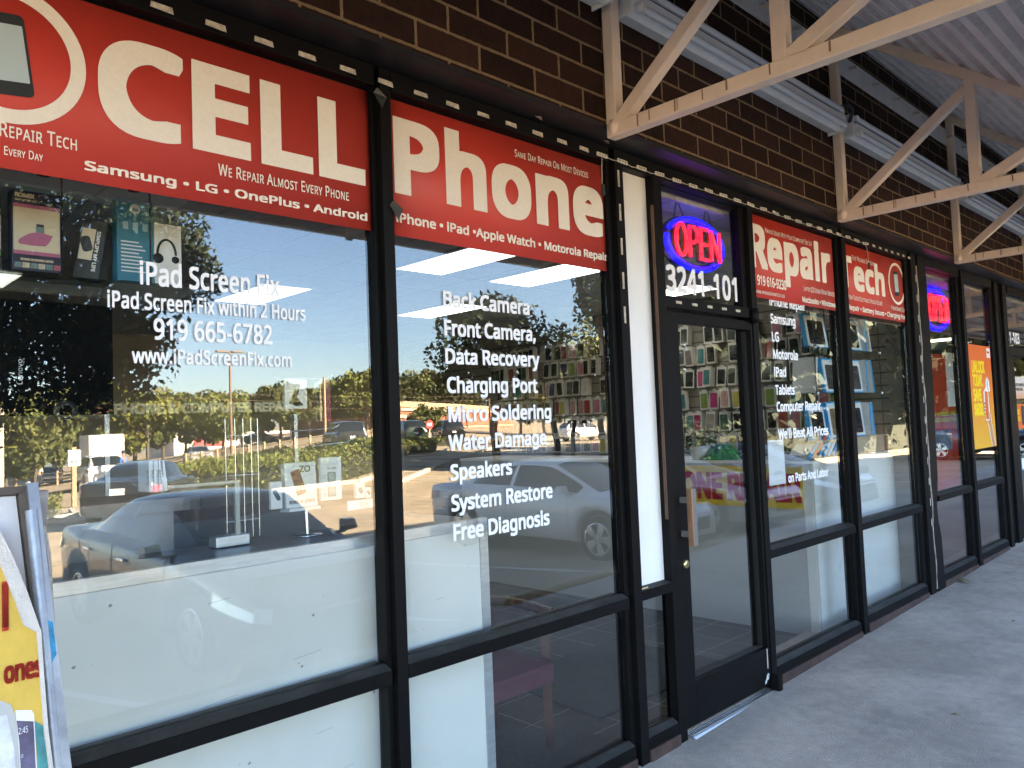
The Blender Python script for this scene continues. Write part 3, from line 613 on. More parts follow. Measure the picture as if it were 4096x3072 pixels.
SPEC = {
 'sedan': dict(L=4.85, W=1.85, rw=.335, ax=(.98, 3.85), sill=.22, belt=[(0, .78), (.08, .98), (.5, 1.02), (1.3, 1.0), (3.3, .94), (3.9, .90), (4.5, .80), (4.75, .68), (4.85, .52)],
   roof=[(.35, 1.02), (.75, 1.08), (1.25, 1.28), (1.75, 1.395), (2.3, 1.425), (2.75, 1.40), (3.15, 1.25), (3.55, 1.06), (3.72, .96)], half=[(0, .74), (.12, .84), (.6, .90), (1.5, .925), (3.4, .92), (4.2, .89), (4.65, .80), (4.85, .60)], rh=[(.3, .60), (1.3, .58), (2.3, .60), (3.2, .62), (3.7, .66)],
   ws=(2.85, 3.7), rwin=(.5, 1.5), pil=[(1.05, 1.12), (2.02, 2.10)], win=(.78, 3.45), low=.24),
 'suv': dict(L=4.75, W=1.92, rw=.37, ax=(.95, 3.75), sill=.30, belt=[(0, .85), (.06, 1.12), (.5, 1.14), (1.5, 1.12), (3.3, 1.07), (3.9, 1.02), (4.4, .95), (4.65, .80), (4.75, .62)],
   roof=[(.04, 1.15), (.22, 1.45), (.55, 1.68), (1.2, 1.74), (2.2, 1.75), (2.7, 1.70), (3.1, 1.45), (3.5, 1.16), (3.62, 1.08)], half=[(0, .84), (.1, .91), (.6, .95), (3.4, .955), (4.2, .93), (4.6, .84), (4.75, .68)], rh=[(.0, .66), (.6, .70), (2.2, .70), (3.0, .70), (3.6, .72)],
   ws=(2.78, 3.6), rwin=(.08, .52), pil=[(1.0, 1.1), (1.95, 2.03)], win=(.42, 3.35), low=.32),
 'van': dict(L=5.0, W=1.98, rw=.345, ax=(1.0, 4.0), sill=.26, belt=[(0, .82), (.05, 1.05), (.5, 1.08), (3.3, 1.04), (4.0, 1.02), (4.6, .92), (4.9, .75), (5.0, .55)],
   roof=[(.02, 1.1), (.14, 1.5), (.35, 1.70), (1.2, 1.76), (2.6, 1.75), (3.2, 1.62), (3.8, 1.32), (4.2, 1.10), (4.3, 1.03)], half=[(0, .9), (.1, .95), (.6, .98), (3.6, .98), (4.4, .94), (4.8, .84), (5.0, .66)], rh=[(.0, .74), (.6, .78), (2.6, .78), (3.6, .76), (4.3, .76)],
   ws=(3.2, 4.25), rwin=(.03, .32), pil=[(1.1, 1.2), (2.3, 2.4)], win=(.4, 3.85), low=.28)}
CARMESH = {}
def car(kind, label, paint, loc, head, group='cars parked outside the shops', name='parked_car', plate=True, detail=True):
    """head = world direction (x, y) the nose points to; loc = centre between the axles on the ground"""
    sp = SPEC[kind]; t = thing(name, label, 'car' if kind != 'van' else 'minivan', (loc[0], loc[1], loc[2]), math.atan2(head[1], head[0]), group)
    L, W = sp['L'], sp['W']; cx = sum(sp['ax'])/2; TM = Matrix.Translation((-cx, 0, 0))
    st = sorted(set([round(L*i/60, 3) for i in range(61)]+[round(a+sg*(sp['rw']+.045)*math.cos(R_(q)), 3) for a in sp['ax'] for sg in (-1, 1) for q in range(0, 91, 10)]+[p for pr in sp['pil'] for p in pr]+list(sp['win'])+list(sp['ws'])+list(sp['rwin'])))
    if kind not in CARMESH:
        rings = []
        for x in st:
            hw = smooth_interp(sp['half'], x); bl = smooth_interp(sp['belt'], x); lo = sp['low']
            if x < .25: lo = sp['low']+(.25-x)*.5
            if x > L-.35: lo = sp['low']+(x-(L-.35))*.12
            for a in sp['ax']:
                R0 = sp['rw']+.045
                if abs(x-a) <= R0: lo = max(lo, sp['rw']+math.sqrt(max(0, R0*R0-(x-a)**2)))
            lo = min(lo, bl-.12)
            inh = sp['roof'][0][0] <= x <= sp['roof'][-1][0]
            rz = max(bl+.012, smooth_interp(sp['roof'], x)) if inh else bl+.012
            rh = smooth_interp(sp['rh'], x) if inh else hw*.7
            g = min(1, max(0, (rz-bl-.012)/.12)); rh = hw*.72*(1-g)+rh*g
            mid = (lo+bl)/2
            ch = bl-.03+0*x
            ring_ = [(0, lo+.02), (hw*.86, lo+.01), (hw*.975, lo+.035), (hw*.995, mid-.02), (hw, mid+.08 if mid+.08 < bl-.07 else bl-.075), (hw*.985, bl-.06), (hw*.955, bl-.012), (hw*.915, bl),
                     (hw*.915*(1-g*.14)+rh*.14*g, bl+(rz-bl)*.10+.003), (rh*1.04*g+hw*.8*(1-g), rz-.075*g), (rh*.95, rz-.028*g), (rh*.62, rz+.002+.004*g), (0, rz+.016)]
            rings.append([(x, p[0], p[1]) for p in ring_])
        n = len(rings[0]); parts = {'body': MB(), 'windscreen': MB(), 'rear_window': MB(), 'side_window_l': MB(), 'side_window_r': MB()}
        def solid(i, j, gl):
            return False
        for sgn in (1, -1):
            vid = lambda ring_: [(p[0], p[1]*sgn, p[2]) for p in ring_]
            for i in range(len(rings)-1):
                A, B = vid(rings[i]), vid(rings[i+1]); xm = (st[i]+st[i+1])/2
                for j in range(n-1):
                    q = [A[j], A[j+1], B[j+1], B[j]]
                    if sgn < 0: q = q[::-1]
                    key = 'body'
                    if j == 8 and sp['win'][0] <= xm <= sp['win'][1] and not any(a <= xm <= b for a, b in sp['pil']) and (A[9][2]-A[8][2]) > .05: key = 'side_window_l' if sgn > 0 else 'side_window_r'
                    if j in (10, 11) and sp['ws'][0] <= xm <= sp['ws'][1]: key = 'windscreen'
                    if j in (10, 11) and sp['rwin'][0] <= xm <= sp['rwin'][1]: key = 'rear_window'
                    parts[key].add(q, [(0, 1, 2, 3)], 0, TM, True)
            for k_, ring_ in ((0, rings[0]), (1, rings[-1])):
                V_ = vid(ring_); 
                for j in range(n-1):
                    q = [V_[j], V_[j+1], (V_[0][0], 0, V_[j+1][2]), (V_[0][0], 0, V_[j][2])]
                    parts['body'].add(q if (k_ == 0) == (sgn < 0) else q[::-1], [(0, 1, 2, 3)], 0, TM, False)
        # inner wells and floor, dark
        well = MB().box(.15, L-.2, -W*.40, W*.40, sp['low']+.03, sp['belt'][3][1]-.12, 0, TM)
        # seams
        seam = MB()
        for x in ([sp['pil'][0][1]-.05, sp['pil'][1][0]+.02, sp['ws'][1]-.42] if detail else []):
            ks = min(range(len(st)), key=lambda k: abs(st[k]-x))
            for sgn in (1, -1):
                pts = [(st[ks]-cx, p[1]*sgn*1.0015, p[2]) for p in rings[ks][2:8]]
                seam.tube(pts, .004, 4)
        meshes = {}
        for k_, b in parts.items():
            o = b.build(k_, [K['cglass']]); bm = bmesh.new(); bm.from_mesh(o.data); bmesh.ops.remove_doubles(bm, verts=bm.verts[:], dist=.0005); bmesh.ops.dissolve_degenerate(bm, dist=.0005, edges=bm.edges[:]); bm.to_mesh(o.data); bm.free(); meshes[k_] = o.data; bpy.data.objects.remove(o)
        for k_, b, m in (('underbody', well, K['blackpl']), ('door_seam', seam, K['blackpl'])):
            o = b.build(k_, m); meshes[k_] = o.data; bpy.data.objects.remove(o)
        # wheel
        rw = sp['rw']; ty = MB().lathe([(rw*.66, -.10), (rw*.93, -.105), (rw, -.075), (rw, .075), (rw*.93, .105), (rw*.66, .10)], 32, 0, None, 'y'); o = ty.build('tyre', K['tyre']); meshes['tyre'] = o.data; bpy.data.objects.remove(o)
        rm = MB().lathe([(rw*.70, .095), (rw*.67, .108), (rw*.63, .10), (rw*.60, .03), (.0, .03)], 32, 1, None, 'y').lathe([(rw*.70, .096), (rw*.685, .110), (rw*.64, .106)], 32, 0, None, 'y').lathe([(0, .095), (.045, .095), (.06, .06)], 16, 0, None, 'y')
        for k in range(10):
            a = 2*math.pi*(k//2)/5+(.17 if k % 2 else -.17); M_ = Matrix.Rotation(a, 4, 'Y')
            rm.prism([(.03, -.022), (rw*.66, -.030), (rw*.66, .030), (.03, .022)], 'y', .06, .098, 0, M_)
        for sg in (1,):
            o = rm.build('rim', [K['rim'], K['rimd']]); meshes['rim'] = o.data; bpy.data.objects.remove(o)
        CARMESH[kind] = (meshes, rings, n)
    meshes, rings, n = CARMESH[kind]
    def inst(nm, me, par, m=None):
        o = bpy.data.objects.new(nm, me); COL.objects.link(o); o.parent = par
        if m:
            o.data = me.copy(); o.data.materials.clear(); o.data.materials.append(m)
        return o
    inst('body', meshes['body'], t, paint); inst('underbody', meshes['underbody'], t)
    for k_, nm in (('windscreen', 'windscreen'), ('rear_window', 'rear_window'), ('side_window_l', 'side_window'), ('side_window_r', 'side_window')): inst(nm, meshes[k_], t)
    if detail: inst('door_seam', meshes['door_seam'], t)
    for a in sp['ax']:
        for sgn in (1, -1):
            wh = thing('wheel', None, None); wh.parent = t; wh.location = (a-cx, sgn*(W/2-.125), sp['rw']); wh.rotation_euler = (0, random.uniform(0, 1), 0 if sgn > 0 else math.pi)
            inst('tyre', meshes['tyre'], wh); inst('rim', meshes['rim'], wh)
    H_ = interp(sp['belt'], L-.35)
    for sgn in (1, -1):
        hwf = lambda x: smooth_interp(sp['half'], x)
        def patch(x0, x1, za, zb, nm, m, out=.012, inset=.0):
            b = MB(); N = 6
            for i in range(N):
                xa, xb = x0+(x1-x0)*i/N, x0+(x1-x0)*(i+1)/N
                f0, f1 = (xa-x0)/(x1-x0), (xb-x0)/(x1-x0)
                ya, yb = hwf(xa)+out, hwf(xb)+out
                z = lambda f: (za[0]+(za[1]-za[0])*f, zb[0]+(zb[1]-zb[0])*f)
                l0, h0 = z(f0); l1, h1 = z(f1)
                q = [(xa, ya*sgn, l0), (xb, yb*sgn, l1), (xb, yb*sgn*.97, h1), (xa, ya*sgn*.97, h0)]
                b.add(q if sgn > 0 else q[::-1], [(0, 1, 2, 3)], 0, TM, True)
                q2 = [(xa, ya*sgn*.97, h0), (xb, yb*sgn*.97, h1), (xb, (yb-.16)*sgn, h1+.005), (xa, (ya-.16)*sgn, h0+.005)]
                b.add(q2 if sgn > 0 else q2[::-1], [(0, 1, 2, 3)], 0, TM, True)
            return b.build(nm, m, t)
        patch(L-.62, L-.06, (H_-.16, H_-.28), (H_-.03, H_-.17), 'headlight', K['lampc'])
        bz = sp['belt'][1][1]
        patch(.02, .36, (bz-.24, bz-.16), (bz-.08, bz-.06), 'tail_light', K['lampr'])
        # mirror
        mx = sp['ws'][1]-.42; my = (hwf(mx)-.02)*sgn; mz = interp(sp['belt'], mx)+.06
        MB().add([(mx-cx+dx, my+sgn*dy, mz+dz) for dx, dy, dz in ((.0, .03, -.05), (.13, .05, -.045), (.12, .20, -.03), (.0, .22, -.045), (-.01, .04, .075), (.09, .06, .07), (.08, .19, .065), (-.01, .21, .07))],
             [(0, 3, 2, 1), (4, 5, 6, 7), (0, 1, 5, 4), (1, 2, 6, 5), (2, 3, 7, 6), (3, 0, 4, 7)]).box(mx-cx+.03, mx-cx+.10, min(sgn*(hwf(mx)-.16), my+sgn*.06), max(sgn*(hwf(mx)-.16), my+sgn*.06), mz-.065, mz-.035).build('wing_mirror', paint, t, .012)
        for hx in (sp['pil'][0][1]+.12, sp['pil'][1][1]+.12):
            MB().box(hx-cx, hx-cx+.19, sgn*(hwf(hx)+.004)-.012, sgn*(hwf(hx)+.004)+.018, interp(sp['belt'], hx)-.155, interp(sp['belt'], hx)-.125).build('door_handle', K['chrome'], t, .008)
    # nose and tail
    MB().box(L-.075-cx, L+.014-cx, -.44, .44, .40, .58).build('grille', K['blackpl'], t, .02); MB().box(L-.03-cx, L+.02-cx, -.42, .42, .575, .595).build('grille_bar', K['chrome'], t)
    MB().box(L-.10-cx, L+.006-cx, -.62, .62, .22, .34).build('lower_intake', K['blackpl'], t, .03)
    if plate: MB().box(-.022-cx, .02-cx, -.155, .155, .72, .87).build('number_plate', K['plate'], t)
    MB().box(-.012-cx, .1-cx, -.66, .66, .24, .40).build('rear_valance', K['blackpl'], t, .03)
    return t
P_grey = paintm('grey', (.035, .034, .034), .3); P_white = paintm('white', (.80, .80, .78), 0); P_char = paintm('charcoal', (.035, .037, .042), .4); P_silv = paintm('silver', (.50, .50, .50), .6); P_blue = paintm('blueblack', (.02, .028, .045), .3); P_black = paintm('black', (.012, .012, .014), .2); P_dg = paintm('darkgrey', (.055, .058, .065), .5)
def nose_in(xc, yfront_axle, kind): sp = SPEC[kind]; return (xc, yfront_axle-(sp['ax'][1]-sp['ax'][0])/2, -.41)
car('sedan', 'dark grey sedan parked nose to the pavement nearest the shop, reflected in the first window', P_grey, nose_in(3.57, -4.4, 'sedan'), (.02, 1))
car('sedan', 'white sedan parked nose to the pavement, reflected beside the shop door', P_white, nose_in(9.5, -4.85, 'sedan'), (.01, 1))
car('sedan', 'silver sedan parked next to the white one, its roof showing above it', P_silv, nose_in(12.5, -4.9, 'sedan'), (.0, 1))
car('sedan', 'charcoal sedan reflected in the last window of the repair shop', P_dg, nose_in(15.45, -4.8, 'sedan'), (.02, 1))
s31 = R_(34); car('sedan', 'charcoal sedan parked beside the hedge behind the near grey sedan', P_char, (5.96+.9*math.cos(s31)+1.43*math.sin(s31), -18.4+.9*math.sin(s31)-1.43*math.cos(s31), -.43), (math.sin(s31), -math.cos(s31)))
def far(a, k): x, y = a*k, -(k-2.31); return (x, y, ground_z(x, y))
car('suv', 'white SUV seen from behind in front of the box truck', P_white, far(.298, 45.5), (.12, -1))
car('sedan', 'cream white sedan driving towards the shops, far at the left of the reflection', paintm('cream', (.78, .74, .64), 0), far(.247, 72), (-.25, 1))
car('suv', 'blue black SUV far left in the reflection, beside the cream white sedan', P_blue, far(.213, 66), (-.2, 1))
car('suv', 'dark blue SUV half hidden behind the blue black one', P_blue, far(.226, 78), (-.2, 1))
car('sedan', 'silver sedan seen from behind beyond the big hedge', P_silv, far(.415, 60), (.28, -1))
car('van', 'grey minivan seen from behind at the far end of the big hedge', P_dg, far(.63, 43), (.36, -1))
car('suv', 'black SUV seen from behind near the red stop sign', P_black, far(.83, 50), (.5, -1))
car('suv', 'dark green SUV at the left of the stop sign', paintm('green', (.012, .03, .022), .2), far(.745, 48), (.3, -1))
car('suv', 'dark blue SUV parked nose in far along the pavement, reflected next door', P_blue, nose_in(33.2, -4.8, 'suv'), (.02, 1))
car('sedan', 'dark red sedan parked nose in far along the pavement, reflected next door', paintm('darkred', (.10, .008, .008), .2), nose_in(36.2, -4.8, 'sedan'), (0, 1))
car('suv', 'white SUV far right in the reflection, left of the white hatchback', P_white, far(1.175, 46), (1, .3))
car('sedan', 'white hatchback at the right edge of the second window reflection', P_white, far(1.31, 44), (1, .2))
car('sedan', 'white sedan parked by the far white shop', P_white, far(.50, 95), (1, .3))
# ---------------------------------------------------------------- box truck
tx, ty_, tz = far(.30, 68)
tr = thing('box_truck', 'white box truck with a tall cargo body behind the white SUV', 'truck', (tx, ty_, tz), math.atan2(-1, .16), None)
K['tw'] = mat('truck_white', (.82, .80, .74), .5, 0, .05, 2)
MB().box(-3.2, 2.4, -1.2, 1.2, .95, 3.35).build('cargo_box', K['tw'], tr, .03); MB().box(-3.23, -3.205, -1.08, 1.08, 1.05, 3.1).build('roller_door', K['tw'], tr); MB().box(-3.26, -3.2, -1.2, 1.2, 3.12, 3.28).box(-3.26, -3.2, 1.08, 1.2, .95, 3.12).box(-3.26, -3.2, -1.2, -1.08, .95, 3.12).build('door_frame', K['beamgrey'], tr)
MB().prism([(2.45, .5), (4.6, .5), (4.6, 1.3), (3.9, 1.55), (3.3, 2.4), (2.45, 2.45)], 'y', -1.05, 1.05).build('cab', K['tw'], tr, .05); MB().box(-3.3, 4.3, -.5, .5, .5, .94).build('chassis', K['blackpl'], tr)
for x in (-2.0, 3.7):
    for s_ in (-1, 1): MB().lathe([(.2, -.13), (.45, -.13), (.47, 0), (.45, .13), (.2, .13), (0, .1)], 20, 0, Matrix.Translation((x, s_*.95, .47)), 'y').build('wheel', K['tyre'], tr)
# ---------------------------------------------------------------- trees, hedges, planting
def leafmat(nm, c, c2): 
    m = mat('leaf_'+nm, c, .6, 0, .25, .9, col2=c2)
    p = m.node_tree.nodes['Principled BSDF']; p.inputs['Specular IOR Level'].default_value = .25
    return m
LEAF = {'dark': [leafmat('dark_a', (.018, .026, .010), (.03, .042, .016)), leafmat('dark_b', (.010, .016, .007), (.02, .028, .011))],
 'oak': [leafmat('oak_a', (.085, .095, .028), (.12, .125, .036)), leafmat('oak_b', (.05, .062, .018), (.08, .09, .026))],
 'yel': [leafmat('yel_a', (.12, .13, .022), (.16, .15, .03)), leafmat('yel_b', (.07, .088, .02), (.10, .11, .025))],
 'bright': [leafmat('br_a', (.12, .145, .03), (.17, .18, .045)), leafmat('br_b', (.07, .095, .02), (.11, .125, .03))],
 'pine': [leafmat('pine_a', (.055, .064, .024), (.08, .085, .032)), leafmat('pine_b', (.034, .042, .017), (.05, .058, .023))],
 'rust': [leafmat('ru_a', (.12, .055, .03), (.15, .08, .04)), leafmat('ru_b', (.07, .04, .022), (.09, .06, .03))]}
K['bark'] = mat('bark', (.09, .07, .055), .9, 0, .35, 14, .6, 30)
def crown_mesh(name, kind, rad, hz, n, leaf, seed, clumps=26, gap=.0):
    rnd = random.Random(seed); b = MB(); cl = []
    for i in range(clumps):
        while True:
            v = Vector((rnd.uniform(-1, 1), rnd.uniform(-1, 1), rnd.uniform(-1, 1)))
            if .25 < v.length < 1: break
        rr = rnd.uniform(.22, .42); cl.append((v*(1-rr*.55), rr))
    for i in range(n):
        c, rr = cl[rnd.randrange(clumps)]
        v = Vector((rnd.gauss(0, 1), rnd.gauss(0, 1), rnd.gauss(0, 1))).normalized()*rr*(rnd.random()**.45)
        p = c+v; p = Vector((p.x*rad, p.y*rad, p.z*hz))
        a = Vector((rnd.gauss(0, 1), rnd.gauss(0, 1), rnd.gauss(0, .7))).normalized(); d = a.orthogonal().normalized(); d.rotate(Matrix.Rotation(rnd.uniform(0, 6.28), 3, a))
        e = a.cross(d); s_ = leaf*rnd.uniform(.6, 1.3)
        b.add([p-d*s_, p+e*s_*.55, p+d*s_, p-e*s_*.55], [(0, 1, 2, 3)], 0 if rnd.random() < .6 else 1)
    return b, cl
def make_tree(name, label, cat, kind, rad, hz, zc, n, leaf, seed, trunk_r, loc, group=None, clumps=26):
    t = thing(name, label, cat, loc, 0, group)
    b, cl = crown_mesh('crown', kind, rad, hz, n, leaf, seed, clumps)
    if name == 'street_tree':
        for v in b.v: v.y *= .72
    b.build('crown', LEAF[kind], t, 0, (0, 0, zc))
    tb = MB(); rnd = random.Random(seed+1); top = zc-hz*.35
    pts = [(rnd.uniform(-.06, .06)*i, rnd.uniform(-.06, .06)*i, top*i/5) for i in range(6)]; pts[0] = (0, 0, -.1)
    tb.tube(pts, trunk_r, 9, 0, None, True, trunk_r*.6)
    for c, rr in cl[:9]:
        e = Vector((c.x*rad*.8, c.y*rad*.8, zc+c.z*hz*.8)); s0 = Vector(pts[-2 if rnd.random() < .5 else -1]); m_ = s0.lerp(e, .5)+Vector((0, 0, .08*rad))
        tb.tube([s0, m_, e], trunk_r*.42, 6, 0, None, False, trunk_r*.1)
    tb.build('trunk', K['bark'], t)
    return t
def place_copy(t, loc, sc, rz, label):
    c = copy_tree(t); c.location = loc; c.scale = (sc[0], sc[0], sc[1]) if isinstance(sc, tuple) else (sc, sc, sc); c.rotation_euler = (0, 0, rz); c['label'] = label; return c
make_tree('street_tree', 'dark small leaved tree over the near grey sedan, silhouetted in the first window', 'tree', 'dark', 2.0, 1.45, 3.35, 46000, .033, 3, .09, (1.15, -4.9, -.4), None, 34)
make_tree('oak_tree', 'dark oak rising above the red brick building in the second window', 'tree', 'dark', 3.0, 2.4, 5.0, 7000, .14, 11, .2, (23.0, -22.2, -.3), None, 30)
make_tree('oak_tree', 'loose dark oak right of the tallest tree in the second window', 'tree', 'oak', 2.2, 1.9, 4.8, 2600, .13, 12, .18, (27.9, -23.2, -.3), None, 30)
make_tree('maple_tree', 'yellow green tree at the right edge of the second window', 'tree', 'yel', 2.6, 2.2, 5.0, 4600, .13, 13, .18, (31.2, -23.0, -.3), None, 30)
make_tree('maple_tree', 'autumn orange tree low behind the yellow green one', 'tree', 'rust', 2.4, 1.8, 3.4, 3000, .14, 14, .15, (33.5, -27.0, -.2))
make_tree('pine_tree', 'pine bough reaching in at the top right of the second window', 'tree', 'dark', 1.8, 1.7, 6.6, 2600, .11, 15, .16, (24.6, -17.2, -.2), None, 16)
tl = [make_tree('broadleaf_tree', 'x', 'tree', k, 4.2, 3.6, 5.2, 2600, .34, s_, .22, (0, 0, 0), 'trees along the far side of the car park', 22) for k, s_ in (('oak', 31), ('pine', 32), ('bright', 33), ('yel', 34), ('rust', 35))]
rows = [(.175, 52, .62, 0), (.205, 58, .62, 3), (.232, 50, .58, 0), (.258, 80, .92, 0), (.289, 86, 1.15, 2), (.318, 80, .80, 4), (.338, 82, .85, 0), (.352, 76, .85, 3), (.215, 95, 1.25, 1), (.255, 98, 1.28, 1), (.30, 100, 1.22, 1), (.338, 98, 1.18, 1), (.372, 96, .98, 0), (.40, 88, .85, 3), (.425, 84, .80, 0), (.448, 72, .72, 2), (.475, 92, .78, 0), (.505, 92, .82, 1), (.53, 86, .80, 0), (.555, 90, .78, 3), (.582, 90, .78, 1), (.60, 84, .62, 4), (.622, 82, .74, 2), (.648, 82, .80, 0), (.672, 78, .86, 2), (.70, 84, .92, 1), (.735, 128, 1.15, 1), (.76, 128, 1.2, 0), (.79, 130, 1.1, 1), (.825, 128, 1.4, 1), (.86, 135, 1.2, 0), (.90, 136, 1.25, 1), (.94, 136, 1.2, 0), (1.0, 70, .8, 1), (1.06, 66, .8, 3), (1.12, 70, .9, 0), (1.2, 62, .9, 1), (1.3, 60, .9, 0), (.15, 70, 1.0, 0), (.12, 90, 1.3, 1), (1.45, 60, 1.0, 0), (1.65, 55, 1.0, 1), (1.9, 50, 1.0, 0), (2.3, 46, 1.0, 2)]
pic = ['broad olive green tree', 'tall dark pine like tree', 'bright green tree', 'yellow green tree', 'rust coloured tree']
for i, (a, k, sc, kd) in enumerate(rows):
    lab = pic[kd]+' in the reflected tree line, number %d from the left' % (i+1)
    p = far(a, k)
    first = tl[kd].get('used') is None
    where = ('behind the box truck' if a < .32 and k < 70 else 'on the skyline behind the truck' if a < .38 else 'behind the big hedge' if a < .5 else 'behind the grey minivan' if a < .69 else 'behind the red brick building' if a < .97 else 'far right past the brick building')
    lab = '%s %s, %s' % (pic[kd], where, 'nearer row' if k < 65 else 'far row')
    if first: o = tl[kd]; o['used'] = 1; o.location = p; o.scale = (sc*.95, sc*.95, sc); o.rotation_euler = (0, 0, i*1.7); o['label'] = lab
    else: o = place_copy(tl[kd], p, (sc*random.uniform(.85, 1.1), sc), i*1.7, lab)
# dark woodland edge far along the shops, mirrored in the windows right of the door
wd = make_tree('woodland_tree', 'dense dark woodland tree reflected in the shop door', 'tree', 'dark', 5.2, 5.6, 6.6, 5200, .42, 71, .3, (30, -14.5, -.4), 'dark trees along the right side', 24)
for i, (x, y, sc, lab) in enumerate(((40, -17, 1.1, 'dense dark woodland tree right of the one in the door'), (37, -11.5, .9, 'dense dark woodland tree reflected in the window right of the door'), (50, -15, 1.2, 'dense dark woodland tree reflected at the foot of the repair banner'), (47, -10, .95, 'dense dark woodland tree reflected in the narrow end window'), (62, -13, 1.3, 'dense dark woodland tree reflected beside the narrow end window frame'), (60, -8, 1.1, 'dense dark woodland tree reflected in the first window next door'), (76, -11, 1.4, 'dense dark woodland tree reflected behind the orange poster'), (90, -6, 1.5, 'dense dark woodland tree farthest along the shops'))):
    place_copy(wd, (x, y, -.4), sc, i*2.1, lab)
# small tree in front of the brick building
make_tree('crape_myrtle', 'low rounded tree in front of the red brick building', 'tree', 'oak', 2.2, 1.25, 1.9, 2600, .16, 41, .1, far(.789, 60))
for i, (a, k) in enumerate(((.305, 75), (.47, 70), (.45, 66), (.545, 72), (.575, 74))):
    make_tree('young_tree', ['thin young tree beside the box truck', 'young tree left of the lamp post', 'young tree right of the lamp post', 'young tree before the dark awning', 'young tree right of the dark awning'][i], 'tree', 'oak', 1.3, 1.3, 2.9, 900, .16, 50+i, .06, far(a, k))
def hedge(label, poly, h, n, leaf, kind, seed):
    xs_ = [p[0] for p in poly]; ys_ = [p[1] for p in poly]; rnd = random.Random(seed)
    t = thing('hedge', label, 'hedge', (sum(xs_)/len(xs_), sum(ys_)/len(ys_), 0)); c = Vector(t.location)
    def inside(x, y):
        r_ = False; j = len(poly)-1
        for i in range(len(poly)):
            (xi, yi), (xj, yj) = poly[i], poly[j]
            if (yi > y) != (yj > y) and x < (xj-xi)*(y-yi)/(yj-yi)+xi: r_ = not r_
            j = i
        return r_
    b = MB(); cnt = 0
    while cnt < n:
        x, y = rnd.uniform(min(xs_), max(xs_)), rnd.uniform(min(ys_), max(ys_))
        if not inside(x, y): continue
        hh = h*(.82+.18*math.sin(x*1.9+y*.7)*math.sin(y*1.3-x*.4)+rnd.uniform(-.05, .08)); z = hh*(1-rnd.random()**2.2)
        p = Vector((x, y, ground_z(x, y)+z+.03))-c
        a = Vector((rnd.gauss(0, 1), rnd.gauss(0, 1), rnd.gauss(.3, .7))).normalized(); d = a.orthogonal().normalized(); d.rotate(Matrix.Rotation(rnd.uniform(0, 6.28), 3, a)); e = a.cross(d); s_ = leaf*rnd.uniform(.6, 1.3)
        b.add([p-d*s_, p+e*s_*.5, p+d*s_, p-e*s_*.5], [(0, 1, 2, 3)], rnd.randrange(3)//2 if rnd.random() < .96 else 2); cnt += 1
    b.build('foliage', LEAF[kind]+[LEAF['rust'][0]], t)
    bb = MB(); cen = Vector((sum(xs_)/len(xs_), sum(ys_)/len(ys_)))
    pp = [cen.lerp(Vector(p), .93) for p in poly]
    bb.add([(p.x-c.x, p.y-c.y, ground_z(p.x, p.y)-.05) for p in pp]+[(p.x-c.x, p.y-c.y, ground_z(p.x, p.y)+h*.62) for p in pp], [list(range(len(pp), 2*len(pp)))]+[(i, (i+1) % len(pp), len(pp)+(i+1) % len(pp), len(pp)+i) for i in range(len(pp))]).build('inner_twigs', mat('twigs'+str(seed), (.022, .024, .012), .9), t)
    return t
hedge('low clipped hedge beside the charcoal sedan, left in the first window', [(1.0, -21.4), (6.5, -22.7), (7.1, -25.0), (1.0, -24.0)], .72, 5200, .05, 'bright', 61)
hedge('long clipped hedge running across the first window behind the near grey sedan', [(9.6, -22.0), (14.8, -21.2), (18.4, -24.2), (21, -28.5), (16, -31.5), (12, -30), (9.9, -26.5)], 1.15, 22000, .065, 'bright', 62)
hedge('low spreading hedge in the second window left of the pavement', [(23.5, -31.5), (27.5, -32.5), (31.5, -36.5), (27, -38.5), (23.5, -36)], .85, 5000, .085, 'bright', 63)
hedge('added tall dark hedge hiding bright ground, reflected in the door and end windows', [(24, -13.4), (40, -12.0), (64, -11.0), (96, -8.5), (96, -11), (64, -13.5), (40, -15), (24, -15.6)], 1.95, 16000, .17, 'dark', 65)  # added to keep sunlit ground out of the right-hand reflections
hedge('strip of planting below the stop sign', [(33, -41), (37.5, -41.5), (38, -44), (33.5, -44)], .6, 1500, .1, 'oak', 64)
kb = [strip_on_ground('kerb', K['kerb'], p, .16, .13) for p in ([(.5, -21.1), (6.8, -22.5), (7.4, -25.2)], [(9.2, -26.5), (9.2, -21.6), (15.0, -20.7), (18.9, -23.8), (21.5, -28.6)], [(15, -18.7), (24.0, -26.6), (36.5, -37.2), (60, -56)], [(23.0, -31.0), (28, -32), (32.2, -36.6)])]
kb.append(MB().prism([(-2.762, -.3), (-2.751, -.3), (-2.751, -.02), (-2.762, -.03)], 'x', -9, 30).build('kerb', K['kerb']))
tag(join_meshes(kb, 'kerb'), kind='structure')
pth = strip_on_ground('path', K['kerb'], [(21, -20.6), (29.5, -27.8), (42, -38.4), (66, -57)], 3.0, 0, .012); tag(pth, kind='structure')
K['soil'] = mat('mulch', (.10, .05, .03), .95, 0, .3, 6)
sb = [strip_on_ground('soil', K['soil'], p, wd, 0, .010) for p, wd in (([(13, -46), (30, -47), (46, -44)], 5), ([(2, -46), (13, -46)], 5))]; tag(join_meshes(sb, 'soil'), kind='structure')
